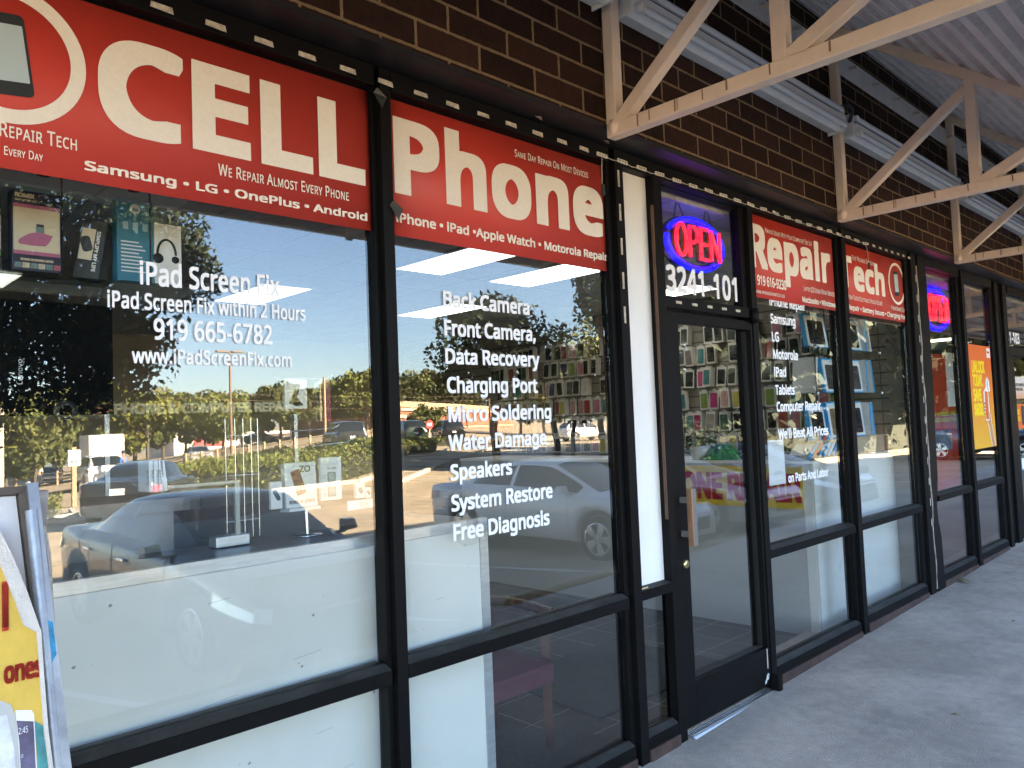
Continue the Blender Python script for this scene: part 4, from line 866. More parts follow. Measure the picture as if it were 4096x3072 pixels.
# ---------------------------------------------------------------- post and rail fence, lamps, signs, wires, poles
K['fwood'] = mat('fence_wood', (.34, .26, .16), .85, 0, .2, 8)
def rail_fence(label, p0, p1, n):
    t = thing('rail_fence', label, 'fence'); a, b_ = Vector(p0), Vector(p1)
    pts = [a.lerp(b_, i/n) for i in range(n+1)]
    for p in pts: MB().box(p.x-.07, p.x+.07, p.y-.07, p.y+.07, ground_z(p.x, p.y)-.1, ground_z(p.x, p.y)+1.05).build('post', K['fwood'], t)
    for h in (.45, .85):
        MB().tube([(p.x, p.y, ground_z(p.x, p.y)+h) for p in pts], .055, 6).build('rail', K['fwood'], t)
rail_fence('post and rail fence behind the long hedge', far(.40, 56)[:2], far(.60, 50)[:2], 9)
rail_fence('post and rail fence beside the cream white sedan', far(.255, 66)[:2], far(.29, 64)[:2], 2)
rail_fence('post and rail fence right of the grey minivan', far(.66, 52)[:2], far(.735, 56)[:2], 4)
def lamp_post(label, loc, h):
    t = thing('lamp_post', label, 'lamp post', loc, 0, 'car park lamp posts'); m = K['lampbr']
    MB().lathe([(.28, 0), (.28, .7), (.0, .7)], 12).build('concrete_foot', K['kerb'], t); MB().tube([(0, 0, .7), (0, 0, h)], .09, 8, 0, None, True, .07).build('pole', m, t)
    for s_ in (-1, 1): MB().box(s_*.1 if s_ > 0 else -.85, .85 if s_ > 0 else -.1, -.14, .14, h-.02, h+.10).build('lamp_head', m, t, .03)
    MB().box(-.12, .12, -.06, .06, h-.06, h+.02).build('bracket', m, t)
K['lampbr'] = mat('lamp_brown', (.16, .10, .07), .5)
lamp_post('tall brown twin headed lamp post in the first window', far(.46, 46), 6.9); lamp_post('distant twin headed lamp post at the right of the first window', far(.652, 95), 7.2)
for a, k, h, lab in ((.213, 60, 5.6, 'slim wooden pole among the trees at the far left'), (.232, 70, 5.4, 'second slim wooden pole right of the far left one'), (.60, 58, 5.5, 'thin yellow wooden pole behind the long hedge'), (.925, 70, 6.5, 'slim dark pole in front of the red brick building')):
    tag(MB().tube([(0, 0, -.1), (0, 0, h)], .11, 8, 0, None, True, .09).build('utility_pole', K['fwood'] if a < .9 else K['lampbr'], None, 0, far(a, k)), lab, 'pole', 'slim poles beyond the car park')
tag(MB().box(-.16, .16, -.16, .16, -.1, 2.9).build('concrete_column', K['kerb'], None, .02, far(.193, 20)), 'pale square column at the far left edge of the first window', 'column')
ts = thing('tow_sign', 'white tow away sign with red marks on a wooden post', 'sign', (8.35, -28.4, ground_z(8.35, -28.4)))
MB().box(-.07, .07, -.07, .07, -.1, 2.1).build('post', K['fwood'], ts); MB().prism(rrect(0, 1.72, .40, .56, .03), 'y', .073, .083).build('board', K['paper'], ts)
MT = Matrix.Translation((.0, .085, 0)) @ Matrix.Rotation(math.pi, 4, 'Z')
K['signred'] = mat('sign_red', (.5, .03, .03), .5)
text('lettering', 'CUSTOMER PARKING', -.16, .16, 1.90, .035, K['signred'], ts, 0, 'b', None, MT); text('lettering', 'ONLY', -.09, .09, 1.82, .05, K['signred'], ts, 0, 'b', None, MT); text('lettering', 'Violators Towed', -.15, .15, 1.75, .035, K['signred'], ts, 0, 'b', None, MT)
MB().box(-.12, -.02, .085, .087, 1.56, 1.62).box(.02, .12, .085, .087, 1.55, 1.60).box(-.03, .06, .0835, .0855, 1.61, 1.625).build('tow_symbol', K['signred'], ts)
ss = thing('stop_sign', 'red stop sign before the red brick building', 'sign', far(.793, 45)); MB().tube([(0, 0, 0), (0, 0, 1.5)], .03, 6).build('post', K['beamgrey'], ss)
oc = [(.36*math.cos(R_(22.5+45*i)), 1.5+.36*math.sin(R_(22.5+45*i))) for i in range(8)]; MB().prism(oc, 'y', .03, .045).build('board', K['signred'], ss)
text('lettering', 'STOP', -.22, .22, 1.4, .2, K['paper'], ss, 0, 'b', None, Matrix.Translation((0, .047, 0)) @ Matrix.Rotation(math.pi, 4, 'Z'))
wr = thing('overhead_wires', 'thin overhead wires crossing the tree line at the left of the second window', 'wires')
for z in (3.6, 4.2, 4.7): MB().tube([(x, -62-.15*(x-40), z+ .0008*(x-45)**2) for x in range(20, 75, 5)], .012, 4).build('wire', K['lampbr'], wr)
for a, k, lab in ((.252, 88, 'small white parking sign behind the cream white sedan'), (.270, 86, 'small white parking sign left of the tow sign')):
    t = thing('parking_sign', lab, 'sign', far(a, k), 0, 'small white parking signs'); MB().tube([(0, 0, 0), (0, 0, 1.6)], .05, 6).build('post', K['beamgrey'], t); MB().box(-.22, .22, .05, .07, 1.1, 1.9).build('board', K['paper'], t)
# ---------------------------------------------------------------- buildings across the car park
K['rbrick'] = brick_mat('red_brick', (.30, .10, .055), (.24, .08, .045), (.36, .27, .19), .42, .16, .012, (0, 0), 'xz', .1); K['cream2'] = mat('cream_band', (.62, .46, .30), .8)
A_, B_ = Vector((54, -74.5)), Vector((118, -118)); d_ = (B_-A_).normalized(); rb = thing('brick_building', 'low red brick building with cream bands in the second window', 'building', (A_.x, A_.y, .0), math.atan2(d_.y, d_.x)); LL = (B_-A_).length
MB().box(6, LL, -14, 0, .2, 4.0).build('wall', K['rbrick'], rb); MB().box(-.0, 6.0, -12, .6, .2, 3.0).build('porch_wall', K['rbrick'], rb)
MB().box(5.8, LL, .01, .25, 3.75, 4.15).box(-.2, 6.2, .61, .85, 2.8, 3.15).box(6, LL, .005, .12, 1.3, 1.5).build('cream_band', K['cream2'], rb)
MB().prism([(.4, 4.16), (-2.2, 5.2), (-14, 5.2), (-14, 4.16)], 'x', 5.8, LL).build('roof', mat('tan_roof', (.44, .32, .20), .8, 0, .15, 3), rb)
for x in (14, 26, 38): MB().box(x, x+.5, .02, .22, .2, 3.74).build('pilaster', K['rbrick'], rb)
MB().box(19, 21, -.0, .03, .2, 2.4).build('door', mat('building_door', (.10, .08, .07), .5), rb)
A_, B_ = Vector(far(.385, 118)[:2]), Vector(far(.60, 118)[:2]); d_ = (B_-A_).normalized(); zb = min(ground_z(A_.x, A_.y), ground_z(B_.x, B_.y)); sh = thing('shop_row', 'long low white shop building with a red sign panel, far behind the hedge', 'building', (A_.x, A_.y, zb), math.atan2(d_.y, d_.x)); LL = (B_-A_).length
K['shw'] = mat('shop_white', (.70, .62, .54), .8)
MB().box(0, LL, -10, 0, -1, 3.2).build('wall', K['shw'], sh); MB().box(3, 7.5, .01, .12, 1.2, 2.9).build('sign_panel', mat('sign_pink', (.62, .06, .06), .5), sh); MB().box(12.5, 21, 0, 1.8, 2.3, 2.75).build('awning', mat('awning_brown', (.08, .05, .045), .7), sh)
for x in (13.2, 15.0, 17.0, 19.2): MB().box(x, x+1.2, .01, .04, .5, 2.2).build('lit_window', mat('lit_window%d' % int(x), (.5, .3, .15), .3, emit=(1, .55, .2), es=.5), sh)
# ---------------------------------------------------------------- two people far off in the car park
def person(label, loc, rz, shirt, hairc):
    t = thing('person', label, 'person', loc, rz)
    J = {'pel': (0, 0, .92), 'wst': (0, 0, 1.08), 'che': (0, 0.01, 1.32), 'nck': (0, 0, 1.50), 'hd0': (0, .01, 1.58), 'hd1': (0, .02, 1.72), 'shl': (-.19, 0, 1.42), 'ell': (-.25, -.02, 1.15), 'hal': (-.23, .08, .93), 'shr': (.19, 0, 1.42), 'elr': (.25, -.02, 1.15), 'har': (.23, .10, .93),
         'hil': (-.10, 0, .88), 'knl': (-.11, .05, .48), 'anl': (-.11, -.03, .08), 'tol': (-.12, .12, .04), 'hir': (.10, 0, .88), 'knr': (.11, -.02, .48), 'anr': (.11, -.14, .09), 'tor': (.12, .0, .04)}
    E = [('pel', 'wst'), ('wst', 'che'), ('che', 'nck'), ('nck', 'hd0'), ('hd0', 'hd1'), ('che', 'shl'), ('shl', 'ell'), ('ell', 'hal'), ('che', 'shr'), ('shr', 'elr'), ('elr', 'har'), ('pel', 'hil'), ('hil', 'knl'), ('knl', 'anl'), ('anl', 'tol'), ('pel', 'hir'), ('hir', 'knr'), ('knr', 'anr'), ('anr', 'tor')]
    RAD = {'pel': .135, 'wst': .125, 'che': .15, 'nck': .055, 'hd0': .085, 'hd1': .085, 'shl': .065, 'ell': .045, 'hal': .035, 'shr': .065, 'elr': .045, 'har': .035, 'hil': .095, 'knl': .06, 'anl': .045, 'tol': .04, 'hir': .095, 'knr': .06, 'anr': .045, 'tor': .04}
    def skin(nm, keys, grow, m):
        ks = [k for k in J if k in keys]; me = bpy.data.meshes.new(nm); me.from_pydata([J[k] for k in ks], [(ks.index(a), ks.index(b)) for a, b in E if a in ks and b in ks], [])
        me.materials.append(m); o = bpy.data.objects.new(nm, me); COL.objects.link(o); o.parent = t
        md = o.modifiers.new('skin', 'SKIN'); o.modifiers.new('sub', 'SUBSURF').levels = 1
        for i, k in enumerate(ks): o.data.skin_vertices[0].data[i].radius = (RAD[k]+grow, RAD[k]*.8+grow)
        o.data.skin_vertices[0].data[0].use_root = True; return o
    skin('body', list(J), 0, mat('skin_tone', (.30, .17, .11), .6)); skin('shirt', ['wst', 'che', 'shl', 'shr', 'ell', 'elr'], .014, shirt); skin('trousers', ['pel', 'hil', 'hir', 'knl', 'knr', 'anl', 'anr'], .013, mat('trousers', (.02, .022, .03), .8))
    MB().lathe([(.0, .115), (.06, .10), (.096, .05), (.10, .0), (.09, -.03)], 14, 0, Matrix.Translation((0, .005, 1.715))).build('hair', hairc, t)
    return t
hb = mat('hair_black', (.012, .01, .009), .7)
person('person in a blue shirt standing beside the white SUV', far(.325, 42), 2.6, mat('shirt_blue', (.03, .12, .40), .8), hb)
person('person in a pale grey shirt walking left of the cream white sedan', far(.2365, 66), 3.0, mat('shirt_grey', (.42, .46, .50), .8), hb)
# ---------------------------------------------------------------- shop interior behind the glass
K['tile'] = tile_mat('floor_tile', (.036, .035, .034), (.22, .21, .20), .33, .33, .0045, .3)
K['ceil'] = tile_mat('ceiling_tile', (.48, .48, .47), (.34, .34, .34), .61, .61, .008, .9)
K['iwall'] = mat('interior_wall', (.40, .37, .32), .7, 0, .04, 2)
tag(MB().box(-4, 6.94, .06, 7.1, -.05, .02).build('shop_floor', K['tile']), kind='structure')
tag(MB().box(-4, 6.94, .075, 7.1, 2.80, 2.86).build('shop_ceiling', K['ceil']), kind='structure')
tag(MB().box(-4.1, 7.05, 7.1, 7.2, -.05, 2.86).box(-4.1, -4, .12, 7.1, -.05, 2.86).build('shop_wall', K['iwall']), kind='structure')
K['slat'] = mat('slatwall_board', (.20, .175, .14), .6, 0, .05, 3); K['slatg'] = mat('slat_groove', (.05, .045, .04), .7)
sl_ = thing('slat_wall', 'slatted display wall carrying rows of phone cases', 'display wall')
MB().box(6.962, 7.05, .075, 7.1, -.05, 2.86).build('board', K['slat'], sl_)
g_ = MB()
for k in range(24): g_.box(6.958, 6.963, .2, 7.0, .15+.11*k, .162+.11*k)
g_.build('grooves', K['slatg'], sl_)
K['trof'] = mat('troffer_diffuser', (.8, .8, .8), .5, emit=(1, .96, .86), es=.15); K['trof2'] = mat('troffer_diffuser_bright', (.8, .8, .8), .5, emit=(1, .97, .9), es=.30)
for i, (x0, x1, y0, y1) in enumerate(((2.95, 3.37, 3.45, 4.4), (3.45, 3.89, 1.49, 2.39), (4.40, 4.87, 1.5, 2.39), (4.9, 5.34, 3.43, 4.36), (1.0, 1.395, 4.0, 4.6), (6.1, 6.5, 1.5, 2.39))):  # last panel is an extra, added to brighten the right side
    t = thing('ceiling_light', ['lit ceiling light panel behind the words iPad Screen Fix', 'lit ceiling light panel left of its neighbour under the Phone banner', 'lit ceiling light panel right of its neighbour under the Phone banner', 'lit ceiling light panel beside the words Back Camera', 'lit ceiling light panel at the far left behind the dark tree reflection', 'added ceiling light panel brightening the case wall, above the tablet case display'][i], 'ceiling light', (0, 0, 0), 0, 'lit ceiling light panels')
    MB().box(x0, x1, y0, y1, 2.787, 2.794).build('diffuser', K['trof2' if x0 > 4 else 'trof'], t); MB().box(x0-.03, x0, y0-.03, y1+.03, 2.785, 2.799).box(x1, x1+.03, y0-.03, y1+.03, 2.785, 2.799).box(x0, x1, y0-.03, y0, 2.785, 2.799).box(x0, x1, y1, y1+.03, 2.785, 2.799).build('trim', K['ceil'], t)
t = thing('ceiling_vent', 'round ceiling vent between the two lit panels under the Phone banner', 'vent', (4.12, 2.12, 2.79)); MB().lathe([(.0, .0), (.13, .0), (.15, .009)], 24).build('grille', K['wpanel'], t)
cm = thing('security_camera', 'small white dome ended security camera above the open sign', 'camera', (4.35, .42, 2.62)); MB().tube([(0, 0, .16), (0, 0, .05)], .04, 12).build('mount', K['wpanel'], cm); MB().tube([(-.10, .05, .02), (.07, -.05, -.02)], .045, 14).build('housing', K['wpanel'], cm); MB().lathe([(0, .0), (.036, .0), (.04, .006)], 14, 0, Matrix.Translation((.073, -.052, -.02)) @ Matrix.Rotation(R_(120), 4, 'Z') @ Matrix.Rotation(R_(90), 4, 'X')).build('lens', K['ink'], cm)
# counters
lc = thing('display_counter', 'long white display counter with a metal edge right behind the first two windows', 'counter')
MB().box(-.62, 2.128, .08, .10, .02, 1.184).build('front_panel', K['lam'], lc); MB().box(2.1285, 2.172, .076, .112, .02, 1.225).build('corner_trim', K['alu'], lc); MB().box(-.62, 2.128, .076, .105, 1.186, 1.2245).build('edge_strip', K['alu'], lc)
MB().box(2.15, 2.17, .113, .72, .02, 1.215).build('end_panel', K['lam'], lc); MB().box(-.62, 2.148, .106, .42, 1.20, 1.222).build('top', mat('grey_laminate', (.16, .16, .165), .35, 0, .1, 4), lc); MB().box(-.62, 2.148, .42, .44, .02, 1.2).build('back_panel', K['lam'], lc)
sc_ = MB(); rs = random.Random(12)
for i in range(26):
    x, z, s_ = rs.uniform(.6, 2.1), rs.uniform(.25, 1.15), rs.choice((.002, .003, .004, .007)); sc_.quad((x-s_, .0794, z), (x, .0794, z-s_*.7), (x+s_*.8, .0794, z+s_*.2), (x, .0794, z+s_*.9))
for i in range(7):
    x, z = rs.uniform(.7, 2.0), rs.uniform(.3, 1.1); l_ = rs.uniform(.03, .12); sc_.quad((x, .0794, z), (x+l_, .0794, z+l_*.1), (x+l_, .0794, z+l_*.1+.0012), (x, .0794, z+.0012))
sc_.build('scuff_marks', mat('scuff', (.30, .29, .27), .7), lc)
ds = thing('white_desk', 'white box shaped desk top standing behind the counter in the first window', 'desk')
K['desk'] = mat('desk_cream', (.22, .20, .175), .4, 0, .04, 3)
MB().box(-.6, 1.06, .46, 1.05, .9, 1.35).build('carcass', K['desk'], ds)
MB().prism([(-.6, .44)]+[(1.05+.16*math.sin(R_(a)), .62-.19*math.cos(R_(a))) for a in range(0, 181, 12)]+[(-.6, 1.1)], 'z', 1.352, 1.395).build('top', K['desk'], ds)
rc = thing('service_counter', 'white service counter with a yellow repair sign on its side, right of the door', 'counter')
MB().box(5.412, 6.94, .19, .21, .02, 1.232).build('front_panel', K['lam'], rc); MB().box(5.40, 5.411, .185, 4.0, .02, 1.232).build('side_panel', mat('grey_laminate_side', (.46, .45, .43), .4, 0, .03, 3), rc); MB().box(5.385, 6.945, .178, .80, 1.234, 1.256).box(5.385, 6.0, .8005, 4.0, 1.234, 1.256).build('top', K['lam'], rc)
MB().box(5.396, 5.4, .19, .26, .03, 1.23).build('corner_trim', K['lam'], rc)
K['yel'] = mat('sign_yellow', (.62, .42, .03), .5, 0, .05, 5); K['sred'] = mat('sign_dark_red', (.36, .012, .03), .5)
ysn = thing('yellow_sign', 'yellow sign with red PHONE REPAIR lettering fixed along the counter side', 'sign')
MB().box(5.390, 5.398, .26, 2.0, .912, 1.214).build('board', K['yel'], ysn)
text('lettering', 'PHONE REPAIR', -1.50, -.27, .955, .21, K['sred'], ysn, 0, 'h', None, Matrix.Translation((5.388, 0, 0)) @ Matrix.Rotation(R_(-90), 4, 'Z'))
# chair and mats
K['mat'] = mat('doormat', (.05, .049, .048), .95, 0, .5, 60, .9, 260); K['plum'] = mat('plum_fabric', (.085, .020, .030), .85, 0, .18, 60, .3, 400); K['mah'] = mat('mahogany', (.06, .017, .011), .35, 0, .35, 9, stretch=(6, 6, .6))
for (lab, p) in (('grey flecked doormat under the chair', [(2.2, .12), (3.06, .12), (3.06, .42), (2.72, .86), (2.2, .86)]), ('grey flecked doormat inside the door', [(3.25, .42), (4.5, .42), (4.5, 1.30), (3.32, 1.30)])):
    tag(MB().prism(p, 'z', .0205, .032).build('doormat', K['mat'], None, .004), lab, 'doormat', 'doormats')
ch = thing('side_chair', 'wooden side chair with a plum fabric seat behind the lower glass', 'chair', (2.52, .55, .02))
sb_ = MB(); N = 10
for i in range(N+1):
    for j in range(N+1):
        a, b_ = -1+2*i/N, -1+2*j/N; hgt = .44+.035*(1-abs(a)**4)*(1-abs(b_)**4)
        sb_.v.append(Vector((a*.26, b_*.25, hgt)))
for i in range(N):
    for j in range(N): q = i*(N+1)+j; sb_.f.append([q, q+N+1, q+N+2, q+1]); sb_.m.append(0); sb_.sm.append(True)
sb_.box(-.26, .26, -.25, .25, .34, .4395); sb_.build('seat', K['plum'], ch, .02)
for (x, y, top) in ((.285, -.17, .66), (-.285, -.17, .66), (.285, .22, .66), (-.285, .22, .95)): MB().tube([(x, y, .0), (x-.005 if x > 0 else x+.005, y, top)], .028, 4, 0, None, True, .031, False).build('leg', K['mah'], ch)
for x in (.285, -.285): MB().tube([(x, -.22, .66), (x, -.1, .672), (x, .1, .675), (x-.03 if x > 0 else x+.03, .30, .65)], .026, 8).build('armrest', K['mah'], ch)
MB().box(-.25, .25, .25, .31, .55, .95).build('backrest', K['plum'], ch, .03)
# ---------------------------------------------------------------- phone cases hung on the slat wall
K['card'] = mat('case_card', (.56, .53, .47), .5); rndc = random.Random(5)
cols = [(.02, .02, .022)]*7+[(.035, .05, .04), (.05, .10, .06), (.16, .22, .06), (.30, .06, .05), (.45, .26, .25), (.40, .15, .20), (.03, .05, .12), (.28, .24, .20), (.50, .46, .40), (.04, .035, .05), (.34, .05, .14), (.18, .16, .15), (.05, .16, .16), (.42, .36, .10)]
cmats = [mat('case_%d' % i, c, .12, 0, .2, 18, spec=.7) for i, c in enumerate(cols)]
CM = []
for w_, dep in ((.098, .02), (.098, .07), (.108, .045)):
    b = MB().box(-dep, 0, -w_/2, w_/2, -.19, 0).box(-dep+.003, -.003, -.018, .018, .0005, .016); me = b.build('card', K['card']); CM.append((me.data, w_, dep)); bpy.data.objects.remove(me)
fr = {}
def case_front(w_, dep):
    o = MB().prism([(p[0], p[1]-.1) for p in rrect(0, 0, w_-.022, .148, .014)], 'x', -dep-.004, -dep-.0003).build('case', cmats[0]); d = o.data; bpy.data.objects.remove(o); return d
CF = [case_front(w_, dep) for _, w_, dep in CM]
cname = ['black', 'black', 'black', 'black', 'black', 'black', 'black', 'dark green', 'green', 'lime green', 'red', 'pale pink', 'pink', 'navy blue', 'clear beige', 'cream', 'dark plum', 'magenta', 'grey', 'teal', 'mustard']
rowz = [2.515, 2.31, 2.085, 1.86, 1.64, 1.425]; rn = ['top', 'second', 'third', 'fourth', 'fifth', 'lowest']
peg = MB()
for ri, z in enumerate(rowz):
    y = .62 if ri < 5 else .9; n = 0
    while y < 5.1:
        k = rndc.randrange(3); ci = rndc.randrange(len(cols)) if rndc.random() < .6 else rndc.randrange(9)
        if ri == 3: ci = rndc.choice([8, 9, 10, 11, 12, 17, 19, 20, 15])
        md, w_, dep = CM[k]
        skip = rndc.random() < .07
        if not skip:
            n += 1; where = 'opposite the shop door' if y < 2.2 else 'seen past the Phone banner window' if y < 3.9 else 'towards the back of the shop'
            o = bpy.data.objects.new('phone_case', md); COL.objects.link(o); o.location = (6.952-rndc.uniform(0, .03), y, z+rndc.uniform(-.006, .006)); o.rotation_euler = (rndc.uniform(-.07, .07), rndc.uniform(-.03, .1), rndc.uniform(-.28, .28))
            tag(o, '%s phone case, %s slat wall row, %s' % (cname[ci], rn[ri], where), 'phone case', 'phone cases on the slat wall')
            c = bpy.data.objects.new('case', CF[k].copy()); c.data.materials.clear(); c.data.materials.append(cmats[ci]); COL.objects.link(c); c.parent = o
        peg.tube([(6.96, y, z+.006), (6.84, y, z+.006)], .003, 5); y += w_+rndc.uniform(.012, .035)
peg.build('pegs', K['silver'], sl_)
# ---------------------------------------------------------------- counter top goods right of the door
pp_ = thing('potted_plant', 'leafy green plant in a ribbed white pot on the service counter', 'plant', (5.50, 1.152, 1.257))
pot = MB(); pr = [(0, .0), (.062, .0), (.085, .06), (.082, .105), (.07, .112), (.066, .10), (0, .095)]; pot.lathe(pr, 28); pot.build('pot', mat('pot_white', (.62, .60, .57), .35, 0, .08, 40), pp_)
lf = MB(); rl = random.Random(9)
for i in range(46):
    a = rl.uniform(0, 6.28); e = rl.uniform(.1, 1.2); L_ = rl.uniform(.07, .2); base = Vector((0, 0, .10)); tip = base+Vector((math.cos(a)*math.cos(e)*L_, math.sin(a)*math.cos(e)*L_, math.sin(e)*L_)); d = Vector((math.cos(a), math.sin(a), -.35)).normalized(); s_ = d.cross(Vector((0, 0, 1))).normalized(); q = rl.uniform(.03, .05)
    lf.add([tip, tip+d*q*.5+s_*q*.55+Vector((0, 0, .008)), tip+d*q*1.3, tip+d*q*.5-s_*q*.55+Vector((0, 0, .008))], [(0, 1, 2), (0, 2, 3)]); lf.tube([base, base.lerp(tip, .5)+Vector((0, 0, .01)), tip], .0018, 3)
lf.build('leaves', mat('plant_leaf', (.035, .085, .03), .35, 0, .3, 9), pp_)
def soft_bag(lab, m, loc, sx, sy, h, rz, seed):
    rr = random.Random(seed); b = MB(); n = 12; G = []
    for i in range(n+1):
        for j in range(n+1):
            a, c = -1+2*i/n, -1+2*j/n; z = h*max(0, 1-abs(a)**2.2)*max(0, 1-abs(c)**2.2)*(.6+.8*rr.random())
            b.v.append(Vector((a*sx+rr.uniform(-.01, .01), c*sy, .002+z)))
    for i in range(n):
        for j in range(n): q = i*(n+1)+j; b.f.append([q, q+n+1, q+n+2, q+1]); b.m.append(0); b.sm.append(False)
    return tag(b.build('plastic_bag', m, None, 0, loc), lab, 'bag', 'plastic bags on the service counter')
soft_bag('crinkled green plastic bag of goods on the service counter beside the plant', mat('bag_green', (.04, .22, .03), .12, 0, .6, 14, coat=1), (5.54, .97, 1.257), .11, .16, .10, 0, 3).rotation_euler = (0, 0, .3)
soft_bag('red and purple plastic packet on the service counter behind the green bag', mat('bag_red', (.30, .03, .06), .12, 0, .7, 20, col2=(.10, .06, .30)), (5.64, .80, 1.257), .08, .10, .09, 0, 4)
K['cblue'] = mat('box_blue', (.04, .36, .72), .45); K['cwhite'] = mat('box_white', (.76, .76, .74), .45)
def tablet_box(lab, x, y, z, w_, h, d, tilt=0, lean=0, win=(.02, .02, .022), rz=0):
    t = thing('tablet_case_box', lab, 'box', (x, y, z), rz, 'boxed tablet cases in the window display'); t.rotation_euler = (lean, tilt, rz)
    MB().box(0, w_, 0, d, 0, h, 0).build('carton', K['cblue'], t, .001); MB().box(.012, w_-.012, -.0012, -.0002, .010, h-.012).build('front_label', K['cwhite'], t)
    MB().prism([(p[0], p[1]) for p in rrect(w_/2, h*.46, w_*.74, h*.72, .02)], 'y', -.0026, -.0014).build('window', mat('tablet_case_dark', win, .12, 0, .4, 10, spec=.8), t)
    if h > .2: text('lettering', 'CLASSIC', w_*.38, w_*.62, h*.90, h*.035, K['ink'], t, -.0016, 'b')
    return t
tw = thing('glass_shelf_tower', 'tiered glass shelf stand for tablet cases in the window right of the door', 'shelf')
for z in (1.735, 2.075): MB().box(5.50, 6.93, .215, .50, z, z+.008).build('glass_shelf', K['pglass'], tw)
MB().box(5.55, 6.92, .213, .5, 1.376, 1.392).box(6.30, 6.86, .225, .45, 1.258, 1.3755).build('wooden_base', mat('pale_ply', (.46, .36, .25), .5, 0, .1, 12, stretch=(1, 8, 8)), tw)
for x in (5.62, 6.25, 6.86):
    MB().tube([(x, .222, 1.392), (x, .222, 2.42)], .0035, 6).build('wire', K['ink'], tw)
    for z in (1.735, 2.075): MB().lathe([(0, -.018), (.014, -.018), (.014, .018), (0, .018)], 10, 0, Matrix.Translation((x, .218, z+.004))).build('clamp', K['silver'], tw)
tablet_box('tilted tablet case box alone on the top glass shelf', 5.60, .26, 2.085, .36, .255, .03, 0, -.12)
tablet_box('tablet case box with a pale side at the right of the top glass shelf', 6.18, .25, 2.085, .40, .26, .03, 0, -.1, (.05, .045, .04))
tablet_box('wide tablet case box at the left of the middle shelf, behind the mullion', 5.84, .25, 1.745, .36, .265, .03, 0, -.1, (.03, .035, .05)); tablet_box('tablet case box in the centre of the middle shelf', 6.22, .25, 1.745, .34, .27, .03, 0, -.1, (.09, .09, .09))
tablet_box('dark tablet case box at the left end of the lowest shelf', 5.56, .25, 1.394, .27, .255, .03, 0, -.1); tablet_box('tablet case box holding a tan case on the lowest shelf', 5.86, .24, 1.394, .34, .28, .03, 0, -.1, (.22, .16, .09)); tablet_box('tablet case box holding a red and white case on the lowest shelf', 6.22, .25, 1.394, .33, .28, .03, 0, -.1, (.05, .04, .045))
def spine(lab, x, y, z, h, d, m, tilt, nm='tablet_case_box'):
    t = thing(nm, lab, 'box', (x, y, z), 0, 'boxed tablet cases in the window display'); t.rotation_euler = (0, tilt, 0); MB().box(0, .028, 0, d, 0, h).build('carton', K['cwhite'], t, .001); MB().box(.0, .028, -.0015, -.0003, .0, h).build('spine', m, t); return t
for i, (x, z, tl_, m, lab) in enumerate(((6.63, 1.394, -.05, K['cblue'], 'upright blue spined box on the lowest shelf, left of the pair'), (6.70, 1.394, -.16, K['cblue'], 'leaning blue spined box at the right end of the lowest shelf'), (6.60, 1.745, -.03, K['cblue'], 'upright blue spined box on the middle shelf'), (6.74, 1.745, -.2, K['cblue'], 'leaning blue spined box at the right end of the middle shelf'), (6.62, 2.085, -.02, K['cblue'], 'upright blue spined box on the top shelf'), (6.72, 2.085, -.22, K['cwhite'], 'leaning white spined box at the right end of the top shelf'), (5.64, 1.745, .14, K['cwhite'], 'white spined FASHION box leaning at the left of the middle shelf'))):
    s_ = spine(lab, x, .24, z, .27, .18, m, tl_)
    if i == 6: text('lettering', 'FASHION', .04, .2, -.019, .011, K['ink'], s_, 0, 'r', None, Matrix.Translation((0, -.0018, .0)) @ Matrix.Rotation(R_(90), 4, 'Y') @ Matrix.Translation((-.26, 0, 0)))
for k in range(7):
    m = K['cblue'] if k != 1 else mat('box_red', (.55, .04, .035), .45)
    t = thing('tablet_case_box', '%s box leaning in the row on the service counter, %s' % ('red edged' if k == 1 else 'blue edged', ['front of the row', 'second of the row', 'third of the row', 'fourth of the row', 'fifth of the row', 'sixth of the row', 'last of the row'][k]), 'box', (5.44+.105*k, .225+.01*k, 1.259), 0, 'blue boxes leaning on the service counter'); t.rotation_euler = (0, R_(58-k*1.5), 0)
    MB().box(-.03, 0, 0, .16, .0, .27).build('carton', mat('carton_grey%d' % k, (.35, .35, .36), .5), t, .001); MB().box(-.03, 0, -.002, -.0004, .0, .27).build('edge', m, t); MB().box(-.0305, -.0302, .01, .15, .02, .25).build('front_label', K['cwhite'], t)
# ---------------------------------------------------------------- goods in the first window
def product(name, lab, x0, x1, z0, z1, y, d, m, cat='box', group=None, tilt=0):
    t = thing(name, lab, cat, ((x0+x1)/2, y, z0), 0, group); t.rotation_euler = (tilt, 0, 0); w_ = (x1-x0)/2
    MB().box(-w_, w_, 0, d, 0, z1-z0).build('carton', m, t, .0015); return t, w_, z1-z0
t, w_, h = product('phone_case_box', 'white REVOLVE SERIES phone case box on a clear stand in the first window', 1.40, 1.527, 1.329, 1.492, .30, .03, K['cwhite'], tilt=-.06)
MB().prism(rrect(-.012, h*.56, .038, .092, .006, .28), 'y', -.002, -.0004).build('phone_picture', mat('phone_pic', (.06, .10, .12), .3, 0, .8, 60, col2=(.32, .07, .03)), t); text('lettering', 'REVOLVE SERIES', -w_+.012, w_-.012, .014, .012, K['ink'], t, -.001, 'b'); text('lettering', 'ZO', -.005, .04, h-.036, .024, mat('olive_ink', (.16, .15, .03), .5), t, -.001, 'b')
